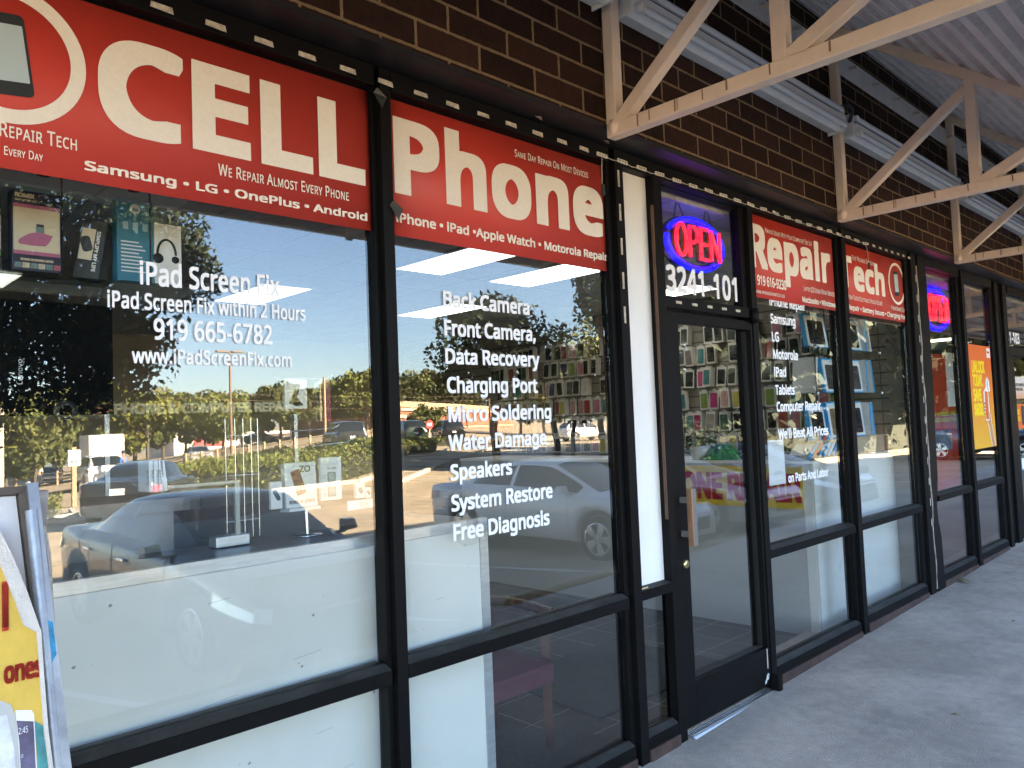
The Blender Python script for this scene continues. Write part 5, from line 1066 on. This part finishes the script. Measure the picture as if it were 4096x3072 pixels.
MB().box(-w_, w_, -.02, .05, -.012, -.001).build('clear_foot', K['cwhite'], t); MB().tube([(.02, .01, -.10), (.02, .01, -.012)], .008, 10).lathe([(0, 0), (.055, 0), (.055, .006), (0, .01)], 20, 0, Matrix.Translation((.02, .01, -.108))).build('stand', K['silver'], t)
t, w_, h = product('screen_protector_box', 'white EDGE-TO-EDGE GLASS box in the first window', 1.545, 1.632, 1.342, 1.504, .30, .02, K['cwhite'])
text('lettering', 'EDGE-TO-EDGE', -.028, .028, h-.030, .007, K['grey'], t, -.001, 'r'); text('lettering', 'GLASS', -.018, .019, h-.045, .010, K['ink'], t, -.001, 'r'); MB().prism(rrect(.0, .06, .030, .088, .004), 'y', -.002, -.0004).build('glass_picture', mat('glass_pic', (.20, .30, .34), .2), t); MB().prism(rrect(.0, .06, .034, .092, .005), 'y', -.0012, -.0003).build('outline', K['ink'], t)
for i, (zz) in enumerate((.09, .066, .044, .024)): MB().lathe([(.005, -.001), (.0062, -.001)], 14, 0, Matrix.Translation((-.03, 0, zz)), 'y').build('icon', K['ink'], t)
for (a, b_, z0, z1, lab, m) in ((1.695, 1.737, 1.338, 1.397, 'small white earphone packet at the right of the first window', K['cwhite']), (1.739, 1.764, 1.335, 1.377, 'small white packet with a red foot at the right edge of the first window', K['cwhite']), (1.34, 1.385, 1.332, 1.43, 'white glass protector box behind the long clear shelf edge', K['cwhite'])):
    t, w_, h = product('accessory_box', lab, a, b_, z0, z1, .3, .015, m); MB().prism(rrect(0, h*.5, w_*.7, h*.42, w_*.3, .5), 'y', -.002, -.0004).build('picture', mat('dark_pic', (.10, .09, .09), .4), t)
fx = thing('shop_sticker', 'white strip ending in Fix with a red end, low in the first window', 'label', (1.722, .3, 1.295)); MB().box(-.066, .066, 0, .004, 0, .036).build('strip', K['cwhite'], fx); text('lettering', 'Fix', -.012, .03, .010, .017, K['grey'], fx, -.001, 'b'); MB().box(.058, .0665, -.001, 0, 0, .036).build('red_end', K['red'], fx)
gsh = thing('counter_shelf', 'clear acrylic shelf with pale edges carrying boxes in the first window', 'shelf')
MB().box(.98, 1.22, .29, .62, 1.437, 1.447).box(1.205, 1.22, .29, .3, 1.225, 1.437).build('shelf_edge', mat('acrylic_edge', (.45, .46, .40), .2), gsh)
MB().box(1.20, 1.21, .30, .62, 1.225, 1.64).build('upright', K['clear'], gsh)
for i in range(4):
    t = thing('slim_box', 'slim white box standing on edge in the row of four, %s' % ['leftmost', 'second', 'third', 'rightmost and leaning'][i], 'box', (.925+.0155*i, .3, 1.43), 0, 'slim white boxes standing on edge'); t.rotation_euler = (0, -.12 if i == 3 else -.01, 0)
    MB().box(0, .0125, 0, .10, 0, .10).build('carton', K['cwhite'], t, .0008); text('lettering', 'Beauty', .03, .075, -.008, .006, K['ink'], t, 0, 'r', None, Matrix.Translation((0, -.0008, .1)) @ Matrix.Rotation(R_(90), 4, 'Y'))
rk = thing('acrylic_rack', 'tall clear and steel rack for hanging packets in the first window', 'rack')
for x in (1.205, 1.24, 1.27, 1.30, 1.325): MB().tube([(x, .36, 1.24), (x, .36, 1.66)], .0022, 5).build('rod', K['silver'], rk)
for z in (1.30, 1.46, 1.60): MB().tube([(1.2, .36, z), (1.33, .36, z)], .002, 5).build('rod', K['silver'], rk)
MB().box(1.13, 1.25, .28, .34, 1.225, 1.262).build('foot', K['alu'], rk, .004)
for (z, a, b_) in ((1.80, 1.36, 1.62), (1.605, 1.34, 1.64), (1.55, 1.50, 1.70)):
    MB().tube([(a, .30, z+.01), (a+.015, .31, z), (b_-.02, .33, z+.008), (b_, .32, z+.02)], .003, 6).build('hook_bar', K['silver'], rk)
for i, (x0, x1, z0, z1, m, lab) in enumerate(((1.41, 1.50, 1.69, 1.80, K['cwhite'], 'white hanging packet with a dark phone picture in the first window'), (1.535, 1.55, 1.64, 1.79, K['clear'], 'clear hanging packet seen on edge, left of three'), (1.553, 1.57, 1.64, 1.80, K['clear'], 'clear hanging packet seen on edge, middle of three'), (1.574, 1.60, 1.64, 1.80, mat('packet_pink', (.30, .06, .06), .4), 'clear hanging packet with pinkish contents, right of three'))):
    t, w_, h = product('hanging_packet', lab, x0, x1, z0, z1, .31, .012, m, 'packet', 'packets hanging in the first window')
    if i == 0: MB().prism([(-.03, .02), (-.005, .07), (.012, .07), (.002, .04), (.03, .012), (.0, .01)], 'y', -.002, -.0004).build('picture', K['ink'], t)
# upper glass shelf with boxes
us = thing('upper_glass_shelf', 'glass shelf hung high in the first window under the largest banner', 'shelf')
MB().box(-.5, 1.12, .31, .62, 2.098, 2.106).build('shelf', K['pglass'], us); MB().box(-.5, 1.12, .31, .62, 2.43, 2.438).build('shelf', K['pglass'], us)
for x in (.50, .69, .95): MB().tube([(x, .33, 2.106), (x, .33, 2.62)], .003, 6).build('rod', K['ink'], us); MB().lathe([(0, -.022), (.018, -.018), (.02, .0), (.014, .02), (0, .026)], 12, 0, Matrix.Translation((x-.05, .325, 2.425))).build('clamp', K['ink'], us)
K['navy'] = mat('box_navy', (.022, .022, .045), .4, 0, .3, 30); K['pinkb'] = mat('box_pink', (.42, .12, .22), .5); K['boxcream'] = mat('box_cream', (.62, .53, .38), .5)
t, w_, h = product('running_belt_box', 'navy and cream box with a pink pouch picture, top left of the first window', .555, .685, 2.112, 2.352, .32, .05, K['navy'])
MB().box(-w_+.004, w_-.004, -.0012, -.0003, .055, .195).build('cream_panel', K['boxcream'], t)
for z in (.188, .048): MB().box(-w_+.004, w_-.004, -.0022, -.0013, z, z+.011).build('pink_band', K['pinkb'], t)
flat('pouch_picture', [(-.05, .083), (-.045, .094), (-.02, .112), (0, .118), (.02, .116), (.042, .112), (.032, .09), (.022, .078), (-.01, .076), (-.045, .078)], K['pinkb'], t, -.002); flat('bottle_picture', rrect(.008, .126, .022, .022, .003), mat('teal_pic', (.14, .22, .22), .4), t, -.0018); flat('bottle_cap', rrect(.008, .139, .020, .008, .002), K['navy'], t, -.0024)
text('lettering', 'ROMIX', -w_+.008, -.006, h-.022, .013, K['boxcream'], t, -.0012, 'h'); text('lettering', 'SIMPLIFY MY LIFE', -w_+.008, .0, h-.033, .006, K['boxcream'], t, -.0012, 'b'); text('lettering', 'ROMIX RUNNING BAND', -w_+.022, w_-.022, .030, .007, K['boxcream'], t, -.0012, 'h')
for k in range(6): MB().box(-w_+.006+.0205*k, -w_+.0245+.0205*k, -.0012, -.0003, .008, .024).build('thumbnail', mat('thumb%d' % k, [(.15, .22, .22), (.5, .42, .3), (.18, .24, .23), (.45, .4, .3), (.12, .2, .22), (.35, .1, .12)][k], .5, 0, .5, 300), t)
t, w_, h = product('running_belt_box', 'dark running belt box turned sideways behind the navy one', .725, .80, 2.112, 2.30, .36, .10, K['ink']); t.rotation_euler = (0, .16, -.5); MB().box(-w_+.006, w_-.03, -.0015, -.0003, .06, .16).build('panel', K['boxcream'], t); flat('picture', rrect(-.014, .11, .03, .05, .01, .4), K['ink'], t, -.002)
text('lettering', 'SIMPLIFY MY LIFE', .03, .16, -.006, .011, K['cwhite'], t, 0, 'b', None, Matrix.Translation((w_-.02, -.001, .185)) @ Matrix.Rotation(R_(90), 4, 'Y'))
t, w_, h = product('running_belt_box', 'green banded box at the far left edge beside the navy one', .40, .535, 2.112, 2.33, .34, .05, K['ink']); MB().box(-w_+.004, w_-.004, -.0012, -.0003, .06, .16).build('panel', K['boxcream'], t); MB().box(-w_+.004, w_-.004, -.0015, -.0003, .165, .18).box(-w_+.004, w_-.004, -.0015, -.0003, .04, .055).build('green_band', mat('box_green', (.10, .22, .03), .5), t)
t, w_, h = product('headset_box', 'bright blue headset box high in the first window', .848, .960, 2.112, 2.38, .33, .05, mat('hp_blue', (.045, .20, .30), .4))
MB().lathe([(0, -.001), (.016, -.001)], 24, 0, Matrix.Translation((.0, 0, h-.03)), 'y').build('logo_disc', K['cwhite'], t); text('lettering', 'hp', -.008, .009, h-.037, .011, t.children[0].data.materials[0], t, -.002, 'b')
for k, x in enumerate((-.03, 0, .03)): MB().box(x-.008, x+.008, -.0012, -.0003, h-.10, h-.075).build('icon', mat('pale_icon%d' % k, (.35, .55, .66), .5), t)
for k in range(9): MB().box(-.045, .03-.01*(k % 3), -.0012, -.0003, .03+.012*k, .034+.012*k).build('printed_line', t.children[-1].data.materials[0], t)
t, w_, h = product('headset_box', 'white headset box with a black headphone picture next to the bright blue one', .963, 1.052, 2.112, 2.315, .33, .05, K['cwhite'])
b = MB(); b.tube([(.03*math.cos(R_(a))-.005, -.002, .10+.05*math.sin(R_(a))) for a in range(0, 181, 15)], .004, 5); b.lathe([(0, -.003), (.017, -.003), (.017, .0)], 14, 0, Matrix.Translation((-.033, 0, .085)), 'y').lathe([(0, -.003), (.012, -.003), (.012, .0)], 14, 0, Matrix.Translation((.023, 0, .085)), 'y'); b.build('headphone_picture', K['ink'], t)
t, w_, h = product('laptop_box', 'black laptop box standing behind the dark tree reflection', .36, .90, 1.69, 2.06, .55, .08, mat('matt_black', (.004, .004, .004), .8, spec=.1)); text('lettering', 'Lenovo', -.05, .03, .12, .014, K['cwhite'], t, 0, 'r', None, Matrix.Translation((.02, -.001, .0)) @ Matrix.Rotation(R_(-90), 4, 'Y')@Matrix.Translation((.15, 0, -.1)))
ls_ = thing('lower_glass_shelf', 'glass shelf with round suction clamps in the lower left of the first window', 'shelf'); MB().box(-.5, .95, .5, .75, 1.68, 1.688).build('shelf', K['pglass'], ls_)
for x in (.52, .74): MB().lathe([(.02, -.004), (.036, -.004), (.036, .004), (.02, .004)], 18, 0, Matrix.Translation((x, .5, 1.70)), 'y').build('suction_clamp', K['ink'], ls_)
sg = thing('shop_sign', 'dark sign board with pale PHONE & COMPUTER REPAIR lettering deep inside the first window', 'sign', (0, 1.5, 0)); MB().box(1.16, 2.12, 0, .02, 1.70, 1.775).build('board', K['clear'], sg); text('lettering', 'PHONE & COMPUTER REPAIR', 1.2, 2.1, 1.716, .050, mat('pale_letter', (.74, .68, .46), .5), sg, -.002, 'h')
MB().box(1.16, 1.18, .0, .02, 1.22, 1.7).box(2.10, 2.12, .0, .02, 1.22, 1.7).build('leg', K['alu'], sg)
bc = thing('back_counter', 'pale counter standing across the middle of the shop under the repair sign', 'counter'); MB().box(.2, 2.6, 1.45, 2.0, .02, 1.16).build('body', K['desk'], bc); MB().box(.15, 2.65, 1.42, 2.05, 1.162, 1.20).build('top', K['desk'], bc)
# ---------------------------------------------------------------- neighbouring shop
tag(MB().box(7.06, 24, .06, 6, -.05, .1).build('shop_floor', mat('vinyl_floor', (.22, .20, .17), .5, 0, .1, 2)), kind='structure'); tag(MB().box(7.06, 24, .075, 6, 2.8, 2.86).build('shop_ceiling', K['ceil']), kind='structure')
tag(MB().box(7.06, 24, 6, 6.1, -.05, 2.86).box(24, 24.1, .12, 6.1, -.05, 2.86).build('shop_wall', mat('tan_wall', (.36, .29, .21), .7)), kind='structure')
K['orange'] = mat('poster_orange', (.68, .13, .015), .5); K['pyel'] = mat('poster_yellow', (.86, .62, .0), .5); K['pred'] = mat('poster_red', (.45, .05, .02), .5)
for i, (x0, x1, y0, y1) in enumerate(((9.9, 10.4, 2.6, 3.8), (12.0, 12.5, 2.0, 3.6), (15, 15.5, 2.0, 3.2))):
    t = thing('ceiling_light', ['lit ceiling light seen through the red open sign next door', 'lit ceiling light seen above the orange poster next door', 'lit ceiling light deepest in the neighbouring shop'][i], 'ceiling light', (0, 0, 0), 0, 'lit ceiling lights next door'); MB().box(x0, x1, y0, y1, 2.785, 2.794).build('diffuser', mat('warm_diffuser%d' % i, (.8, .8, .7), .5, emit=(1, .85, .6), es=.3), t); MB().box(x0-.03, x1+.03, y0-.03, y1+.03, 2.7945, 2.799).build('trim', K['ceil'], t)
dw = thing('display_wall', 'red display wall with yellow green offer lettering in the neighbouring shop', 'display wall', (0, 1.6, 0)); MB().box(11.2, 13.235, 0, .05, .3, 2.40).build('panel', K['pred'], dw); MB().box(13.24, 13.9, .0, .04, 1.60, 2.44).build('poster', K['cwhite'], dw); MB().box(13.24, 13.9, .01, .04, .3, 1.595).build('lower_panel', K['pred'], dw)
for z, s in ((2.16, 'B'), (1.98, 'Y'), (1.80, 'O')): text('lettering', s, 13.60, 13.78, z, .13, K['pred'], dw, -.002, 'b')
K['lime'] = mat('lime_ink', (.50, .46, .04), .5)
text('lettering', 'OWN 4 PIXEL PROS', 12.25, 13.72, 1.46, .065, K['lime'], dw, -.002, 'h'); text('lettering', '4 LINES FOR A YEAR', 12.25, 13.72, 1.37, .065, K['lime'], dw, -.003, 'h')
for k in range(3): MB().box(12.45+.28*k, 12.71+.28*k, -.01, -.001, .95, 1.25).build('screen', mat('screen_pic%d' % k, (.08, .10, .14), .3, 0, .8, 6, col2=(.35, .42, .5)), dw)
po = thing('poster', 'large orange and yellow UNLOCK TODAY poster in the neighbouring window', 'poster')
def grad_mat(name, c0, c1, z0, z1):
    m = mat(name, c0, .5); n = m.node_tree.nodes; l = m.node_tree.links; tc = n.new('ShaderNodeTexCoord'); s_ = n.new('ShaderNodeSeparateXYZ'); l.new(tc.outputs['Object'], s_.inputs[0]); mr = n.new('ShaderNodeMapRange'); mr.inputs[1].default_value = z0; mr.inputs[2].default_value = z1; l.new(s_.outputs[2], mr.inputs[0])
    mx = n.new('ShaderNodeMix'); mx.data_type = 'RGBA'; mx.inputs[6].default_value = (*c0, 1); mx.inputs[7].default_value = (*c1, 1); l.new(mr.outputs[0], mx.inputs[0]); l.new(mx.outputs[2], n['Principled BSDF'].inputs['Base Color']); return m
MB().box(8.53, 9.28, -.001, .0022, 1.176, 2.208).build('sheet', grad_mat('poster_print', (.74, .38, .02), (.66, .12, .015), 1.2, 2.0), po)
for (s, x1, z) in (('UNLOCK', 9.03, 1.925), ('TODAY.', 8.94, 1.79), ('SAVE', 8.86, 1.645), ('$600.', 8.92, 1.50)): text('lettering', s, 8.60, x1, z, .125, K['pyel'], po, -.0016, 'h')
MB().box(9.14, 9.26, -.0018, -.0012, 2.09, 2.19).build('brand_label', K['cwhite'], po); MB().box(9.16, 9.23, -.0022, -.0019, 2.135, 2.155).build('label_mark', K['pred'], po)
K['skinp'] = mat('printed_skin', (.50, .24, .10), .6, 0, .2, 20)
flat('white_outline', [(8.94, 1.74), (9.02, 1.78), (9.10, 1.76), (9.115, 1.52), (9.15, 1.50), (9.16, 1.42), (9.25, 1.19), (9.12, 1.18), (9.03, 1.42), (8.93, 1.52)], K['cwhite'], po, -.0016); flat('hand_picture', [(9.02, 1.50), (9.11, 1.53), (9.135, 1.49), (9.14, 1.43), (9.235, 1.18), (9.135, 1.178), (9.06, 1.40), (9.0, 1.46)], K['skinp'], po, -.0020)
for z in (1.62, 1.585, 1.55, 1.515): flat('finger_picture', rrect(8.945, z, .05, .026, .012), K['skinp'], po, -.0026)
flat('phone_picture', rrect(9.025, 1.60, .125, .31, .016, -.03), K['cwhite'], po, -.0022); flat('phone_screen', rrect(9.025, 1.60, .105, .285, .010, -.03), K['orange'], po, -.0024); MB().tube([(9.035, -.0025, 1.76), (9.04, -.0025, 1.84), (9.075, -.0025, 1.88), (9.11, -.0025, 1.84), (9.115, -.0025, 1.74)], .011, 6, 0, None).build('shackle_picture', K['cwhite'], po)
nd = thing('glass_door', 'glass door of the neighbouring shop with its own number above', 'door'); MB().box(9.86, 10.0, -.045, .0, .15, 2.13).box(9.86, 12.0, -.05, .0, 2.14, 2.235).box(9.9, 12.0, -.05, 0, 2.826, 2.9).box(10.92, 11.05, -.045, 0, .15, 2.13).build('frame', K['black'], nd, .002); MB().box(10.0, 12.0, .003, .009, .2, 2.82).build('pane', K['glass'], nd); MB().box(12.0, 12.1, -.05, .02, .1, 2.9).build('jamb', K['black'], nd)
text('lettering', '3241-103', 9.80, 10.52, 2.288, .127, K['white'], nd, .0018, 'n', (9.852, None)); MB().box(10.0, 10.92, -.04, .01, .15, .36).build('kick_rail', K['black'], nd)
t = thing('poster', 'small pale poster about the latest phones on the neighbouring door', 'poster'); MB().box(10.06, 10.6, -.001, .0022, 1.66, 1.91).build('sheet', grad_mat('pale_print', (.66, .30, .14), (.66, .56, .48), 1.66, 1.80), t); text('lettering', 'THE LATEST GENERATION', 10.10, 10.56, 1.80, .035, K['ink'], t, -.0016, 'h'); text('lettering', 'OF PHONES IS HERE.', 10.12, 10.5, 1.75, .035, K['ink'], t, -.0016, 'h')
t = thing('poster', 'small orange FREE poster below the pale one on the neighbouring door', 'poster'); MB().box(10.06, 10.6, -.001, .0022, 1.32, 1.60).build('sheet', K['orange'], t); text('lettering', 'FREE', 10.10, 10.28, 1.48, .06, K['pyel'], t, -.0016, 'h'); text('lettering', 'MOTO G', 10.09, 10.30, 1.41, .05, K['pyel'], t, -.0016, 'h'); flat('phone_picture', rrect(10.42, 1.47, .12, .22, .01), K['phoneblk'], t, -.0016)
t = thing('paper_notice', 'white paper square beside the handle of the neighbouring door', 'notice'); MB().box(10.03, 10.3, -.047, -.0455, .88, 1.0).build('sheet', K['paper'], t)
# ---------------------------------------------------------------- A-frame sign in the left foreground
def AP(xm, zm, n=0.0):
    t_ = 1.5545/(1.53-.35*(zm-1.605)); P_ = Vector((xm*t_, -2.31+1.53*t_, 1.605+(zm-1.605)*t_)); return P_+Vector((0, -.944, .33))*n
def leafpoly(nm, pts, m, par, n0, n1):
    b = MB(); k = len(pts); A = [AP(p[0], p[1], n0) for p in pts]; B_ = [AP(p[0], p[1], n1) for p in pts]
    return b.add(A+B_, [list(range(k)), list(range(k, 2*k))[::-1]]+[(i, (i+1) % k, k+(i+1) % k, k+i) for i in range(k)]).build(nm, m, par)
af = thing('sidewalk_sign', 'metal A frame sign with a torn yellow banner in the left foreground', 'sign', (0, 0, 0))
K['galv'] = mat('worn_metal', (.36, .37, .40), .42, .6, .35, 7, .15, 60, col2=(.52, .53, .56)); K['fab'] = mat('banner_hem', (.62, .56, .50), .85, 0, .12, 20, .4, 300); K['ban'] = mat('banner_yellow', (.60, .39, .06), .7, 0, .12, 16, .15, 200); K['panelw'] = mat('coroplast', (.56, .54, .54), .5, 0, .05, 3, stretch=(30, 1, 1)); K['bro2'] = mat('dark_trim', (.10, .075, .055), .5, .3, .3, 10)
xe = lambda z, x0=.340, sl=.0954: x0+(1.532-z)*sl
leafpoly('frame_post', [(xe(1.533), 1.533), (xe(.75), .75), (xe(.75)+.0165, .75), (xe(1.533)+.0165, 1.533)], K['galv'], af, -.02, .012)
leafpoly('trim', [(xe(1.518)-.012, 1.518), (xe(.75)-.012, .75), (xe(.75)-.0005, .75), (xe(1.53)-.0005, 1.53)], K['bro2'], af, -.02, .004); leafpoly('top_rail', [(-.25, 1.522), (.3335, 1.519), (.3385, 1.530), (-.25, 1.540)], K['bro2'], af, -.02, .006)
leafpoly('panel', [(-.25, 1.52), (.327, 1.518), (xe(.75)-.0125, .75), (-.15, .75)], K['panelw'], af, -.012, -.006)
leafpoly('paint_smudge', [(xe(1.30)+.003, 1.30), (xe(1.24)+.001, 1.25), (xe(1.23)+.005, 1.225), (xe(1.235)+.0135, 1.24), (xe(1.30)+.0145, 1.295)], mat('blue_smudge', (.03, .25, .42), .5, 0, .5, 60), af, .0121, .0125)
hem = [(.290, 1.47), (.303, 1.441), (.319, 1.40), (.336, 1.347), (.347, 1.308), (.355, 1.28), (.359, 1.20), (.364, 1.117), (.371, 1.05), (.385, .75)]
hem2 = [(p[0]-.017 if i < 5 else p[0]-.006-.0006*i*0, p[1]-.012 if i < 5 else p[1]) for i, p in enumerate(hem)]
leafpoly('banner', [(-.25, 1.50)]+hem2+[(-.2, .75)], K['ban'], af, .022, .024); leafpoly('banner_hem', hem2+hem[::-1], K['fab'], af, .021, .030)
for i, (a, b_) in enumerate(((.363, .374), (.376, .386))):
    leafpoly('folded_edge', [(a, 1.525-.02*i), (a+.012, 1.40), (a+.018, 1.16), (a+.05, .75), (b_+.05, .75), (b_+.017, 1.16), (b_+.006, 1.42), (a+.004, 1.5)], K['fab'], af, -.05-.012*i, -.045-.012*i)
def onleaf(s, x0, x1, z, cap, m, st, parent):
    o = text('lettering', s, x0, x1, z, cap, m, parent, 0, st); 
    for v in o.data.vertices: v.co = AP(v.co.x, v.co.z, .026)
    return o
K['bred'] = mat('banner_red_ink', (.58, .05, .02), .7)
onleaf('ll', .285, .3095, 1.292, .075, K['bred'], 'b', af); onleaf('ones', .302, .3575, 1.207, .036, K['bred'], 'h', af)
lp = lambda nm, pts, m, n: leafpoly(nm, pts, m, af, .0242+n*.0004, .0243+n*.0004+.0002)
lp('phone_picture', [(.20, 1.19), (.300, 1.182), (.312, 1.172), (.318, 1.155), (.322, 1.11), (.335, .75), (.2, .75)], mat('pic_silver', (.45, .43, .40), .5), 1); lp('phone_screen', [(.2, 1.165), (.306, 1.158), (.316, 1.10), (.33, .75), (.2, .75)], mat('pic_screen', (.58, .58, .62), .5, 0, .2, 40), 2)
lp('phone_picture', [(.318, 1.162), (.341, 1.156), (.3445, 1.148), (.352, .95), (.356, .75), (.336, .75), (.322, 1.11)], K['cwhite'], 1); lp('phone_screen', [(.3195, 1.145), (.3435, 1.137), (.350, .95), (.353, .75), (.336, .75), (.323, 1.11)], mat('pic_dusk', (.10, .02, .05), .5, 0, .6, 20, col2=(.14, .13, .22)), 2)
lp('phone_picture', [(.3452, 1.137), (.3615, 1.122), (.367, 1.06), (.377, .75), (.36, .75), (.353, 1.0)], mat('pic_teal', (.05, .22, .22), .5, 0, .5, 20), 1)
o = onleaf('2:45', .3215, .335, 1.122, .010, K['paper'], 'r', af); o2 = onleaf('66\u00b0', .3135, .328, 1.076, .013, K['grey'], 'r', af)
for q in (o, o2):
    for v in q.data.vertices: v.co += Vector((0, -.944, .33))*.0015
# back leaf and hinge of the A frame, standing on the pavement
leafb = MB(); 
for x0 in (.36, -.62): leafb.add([(x0, -.76, 1.52), (x0+.02, -.76, 1.52), (x0+.02, -.42, .0), (x0, -.42, .0), (x0, -.73, 1.52), (x0+.02, -.73, 1.52), (x0+.02, -.39, .0), (x0, -.39, .0)], [(0, 1, 2, 3), (4, 7, 6, 5), (0, 4, 5, 1), (3, 2, 6, 7), (0, 3, 7, 4), (1, 5, 6, 2)])
leafb.build('back_leg', K['galv'], af); MB().tube([(.345, -.80, 1.49), (.345, -1.31, .02)], .012, 6).build('front_leg', K['galv'], af)
# small fallen leaves on the walkway
K['leafd'] = mat('fallen_leaf', (.20, .17, .07), .8)
rl = random.Random(4)
for i, (x, y, s_, lab) in enumerate(((7.55, -.12, .07, 'dry leaf cluster against the sill of the neighbouring shop'), (8.1, -.35, .05, 'single dry leaf on the pavement beyond the joint'), (5.3, -1.1, .03, 'small twig on the pavement in front of the repair window'), (6.4, -.75, .03, 'tiny leaf on the pavement before the end window'), (4.4, -.95, .03, 'curled leaf fragment on the pavement outside the door'))):
    b = MB()
    for q in range(3 if i == 0 else 1):
        a = rl.uniform(0, 6.28); d = Vector((math.cos(a), math.sin(a), 0))*s_; e = Vector((-d.y, d.x, 0))*.35; o_ = Vector((rl.uniform(-.04, .04)*(i == 0), rl.uniform(-.03, .03)*(i == 0), .004)); b.add([o_-d, o_+e+Vector((0, 0, .012)), o_+d, o_-e+Vector((0, 0, .008))], [(0, 1, 3), (1, 2, 3)])
    tag(b.build('dead_leaf', K['leafd'], None, 0, (x, y, walk_z(x)+.001)), lab, 'leaf', 'fallen leaves on the pavement')
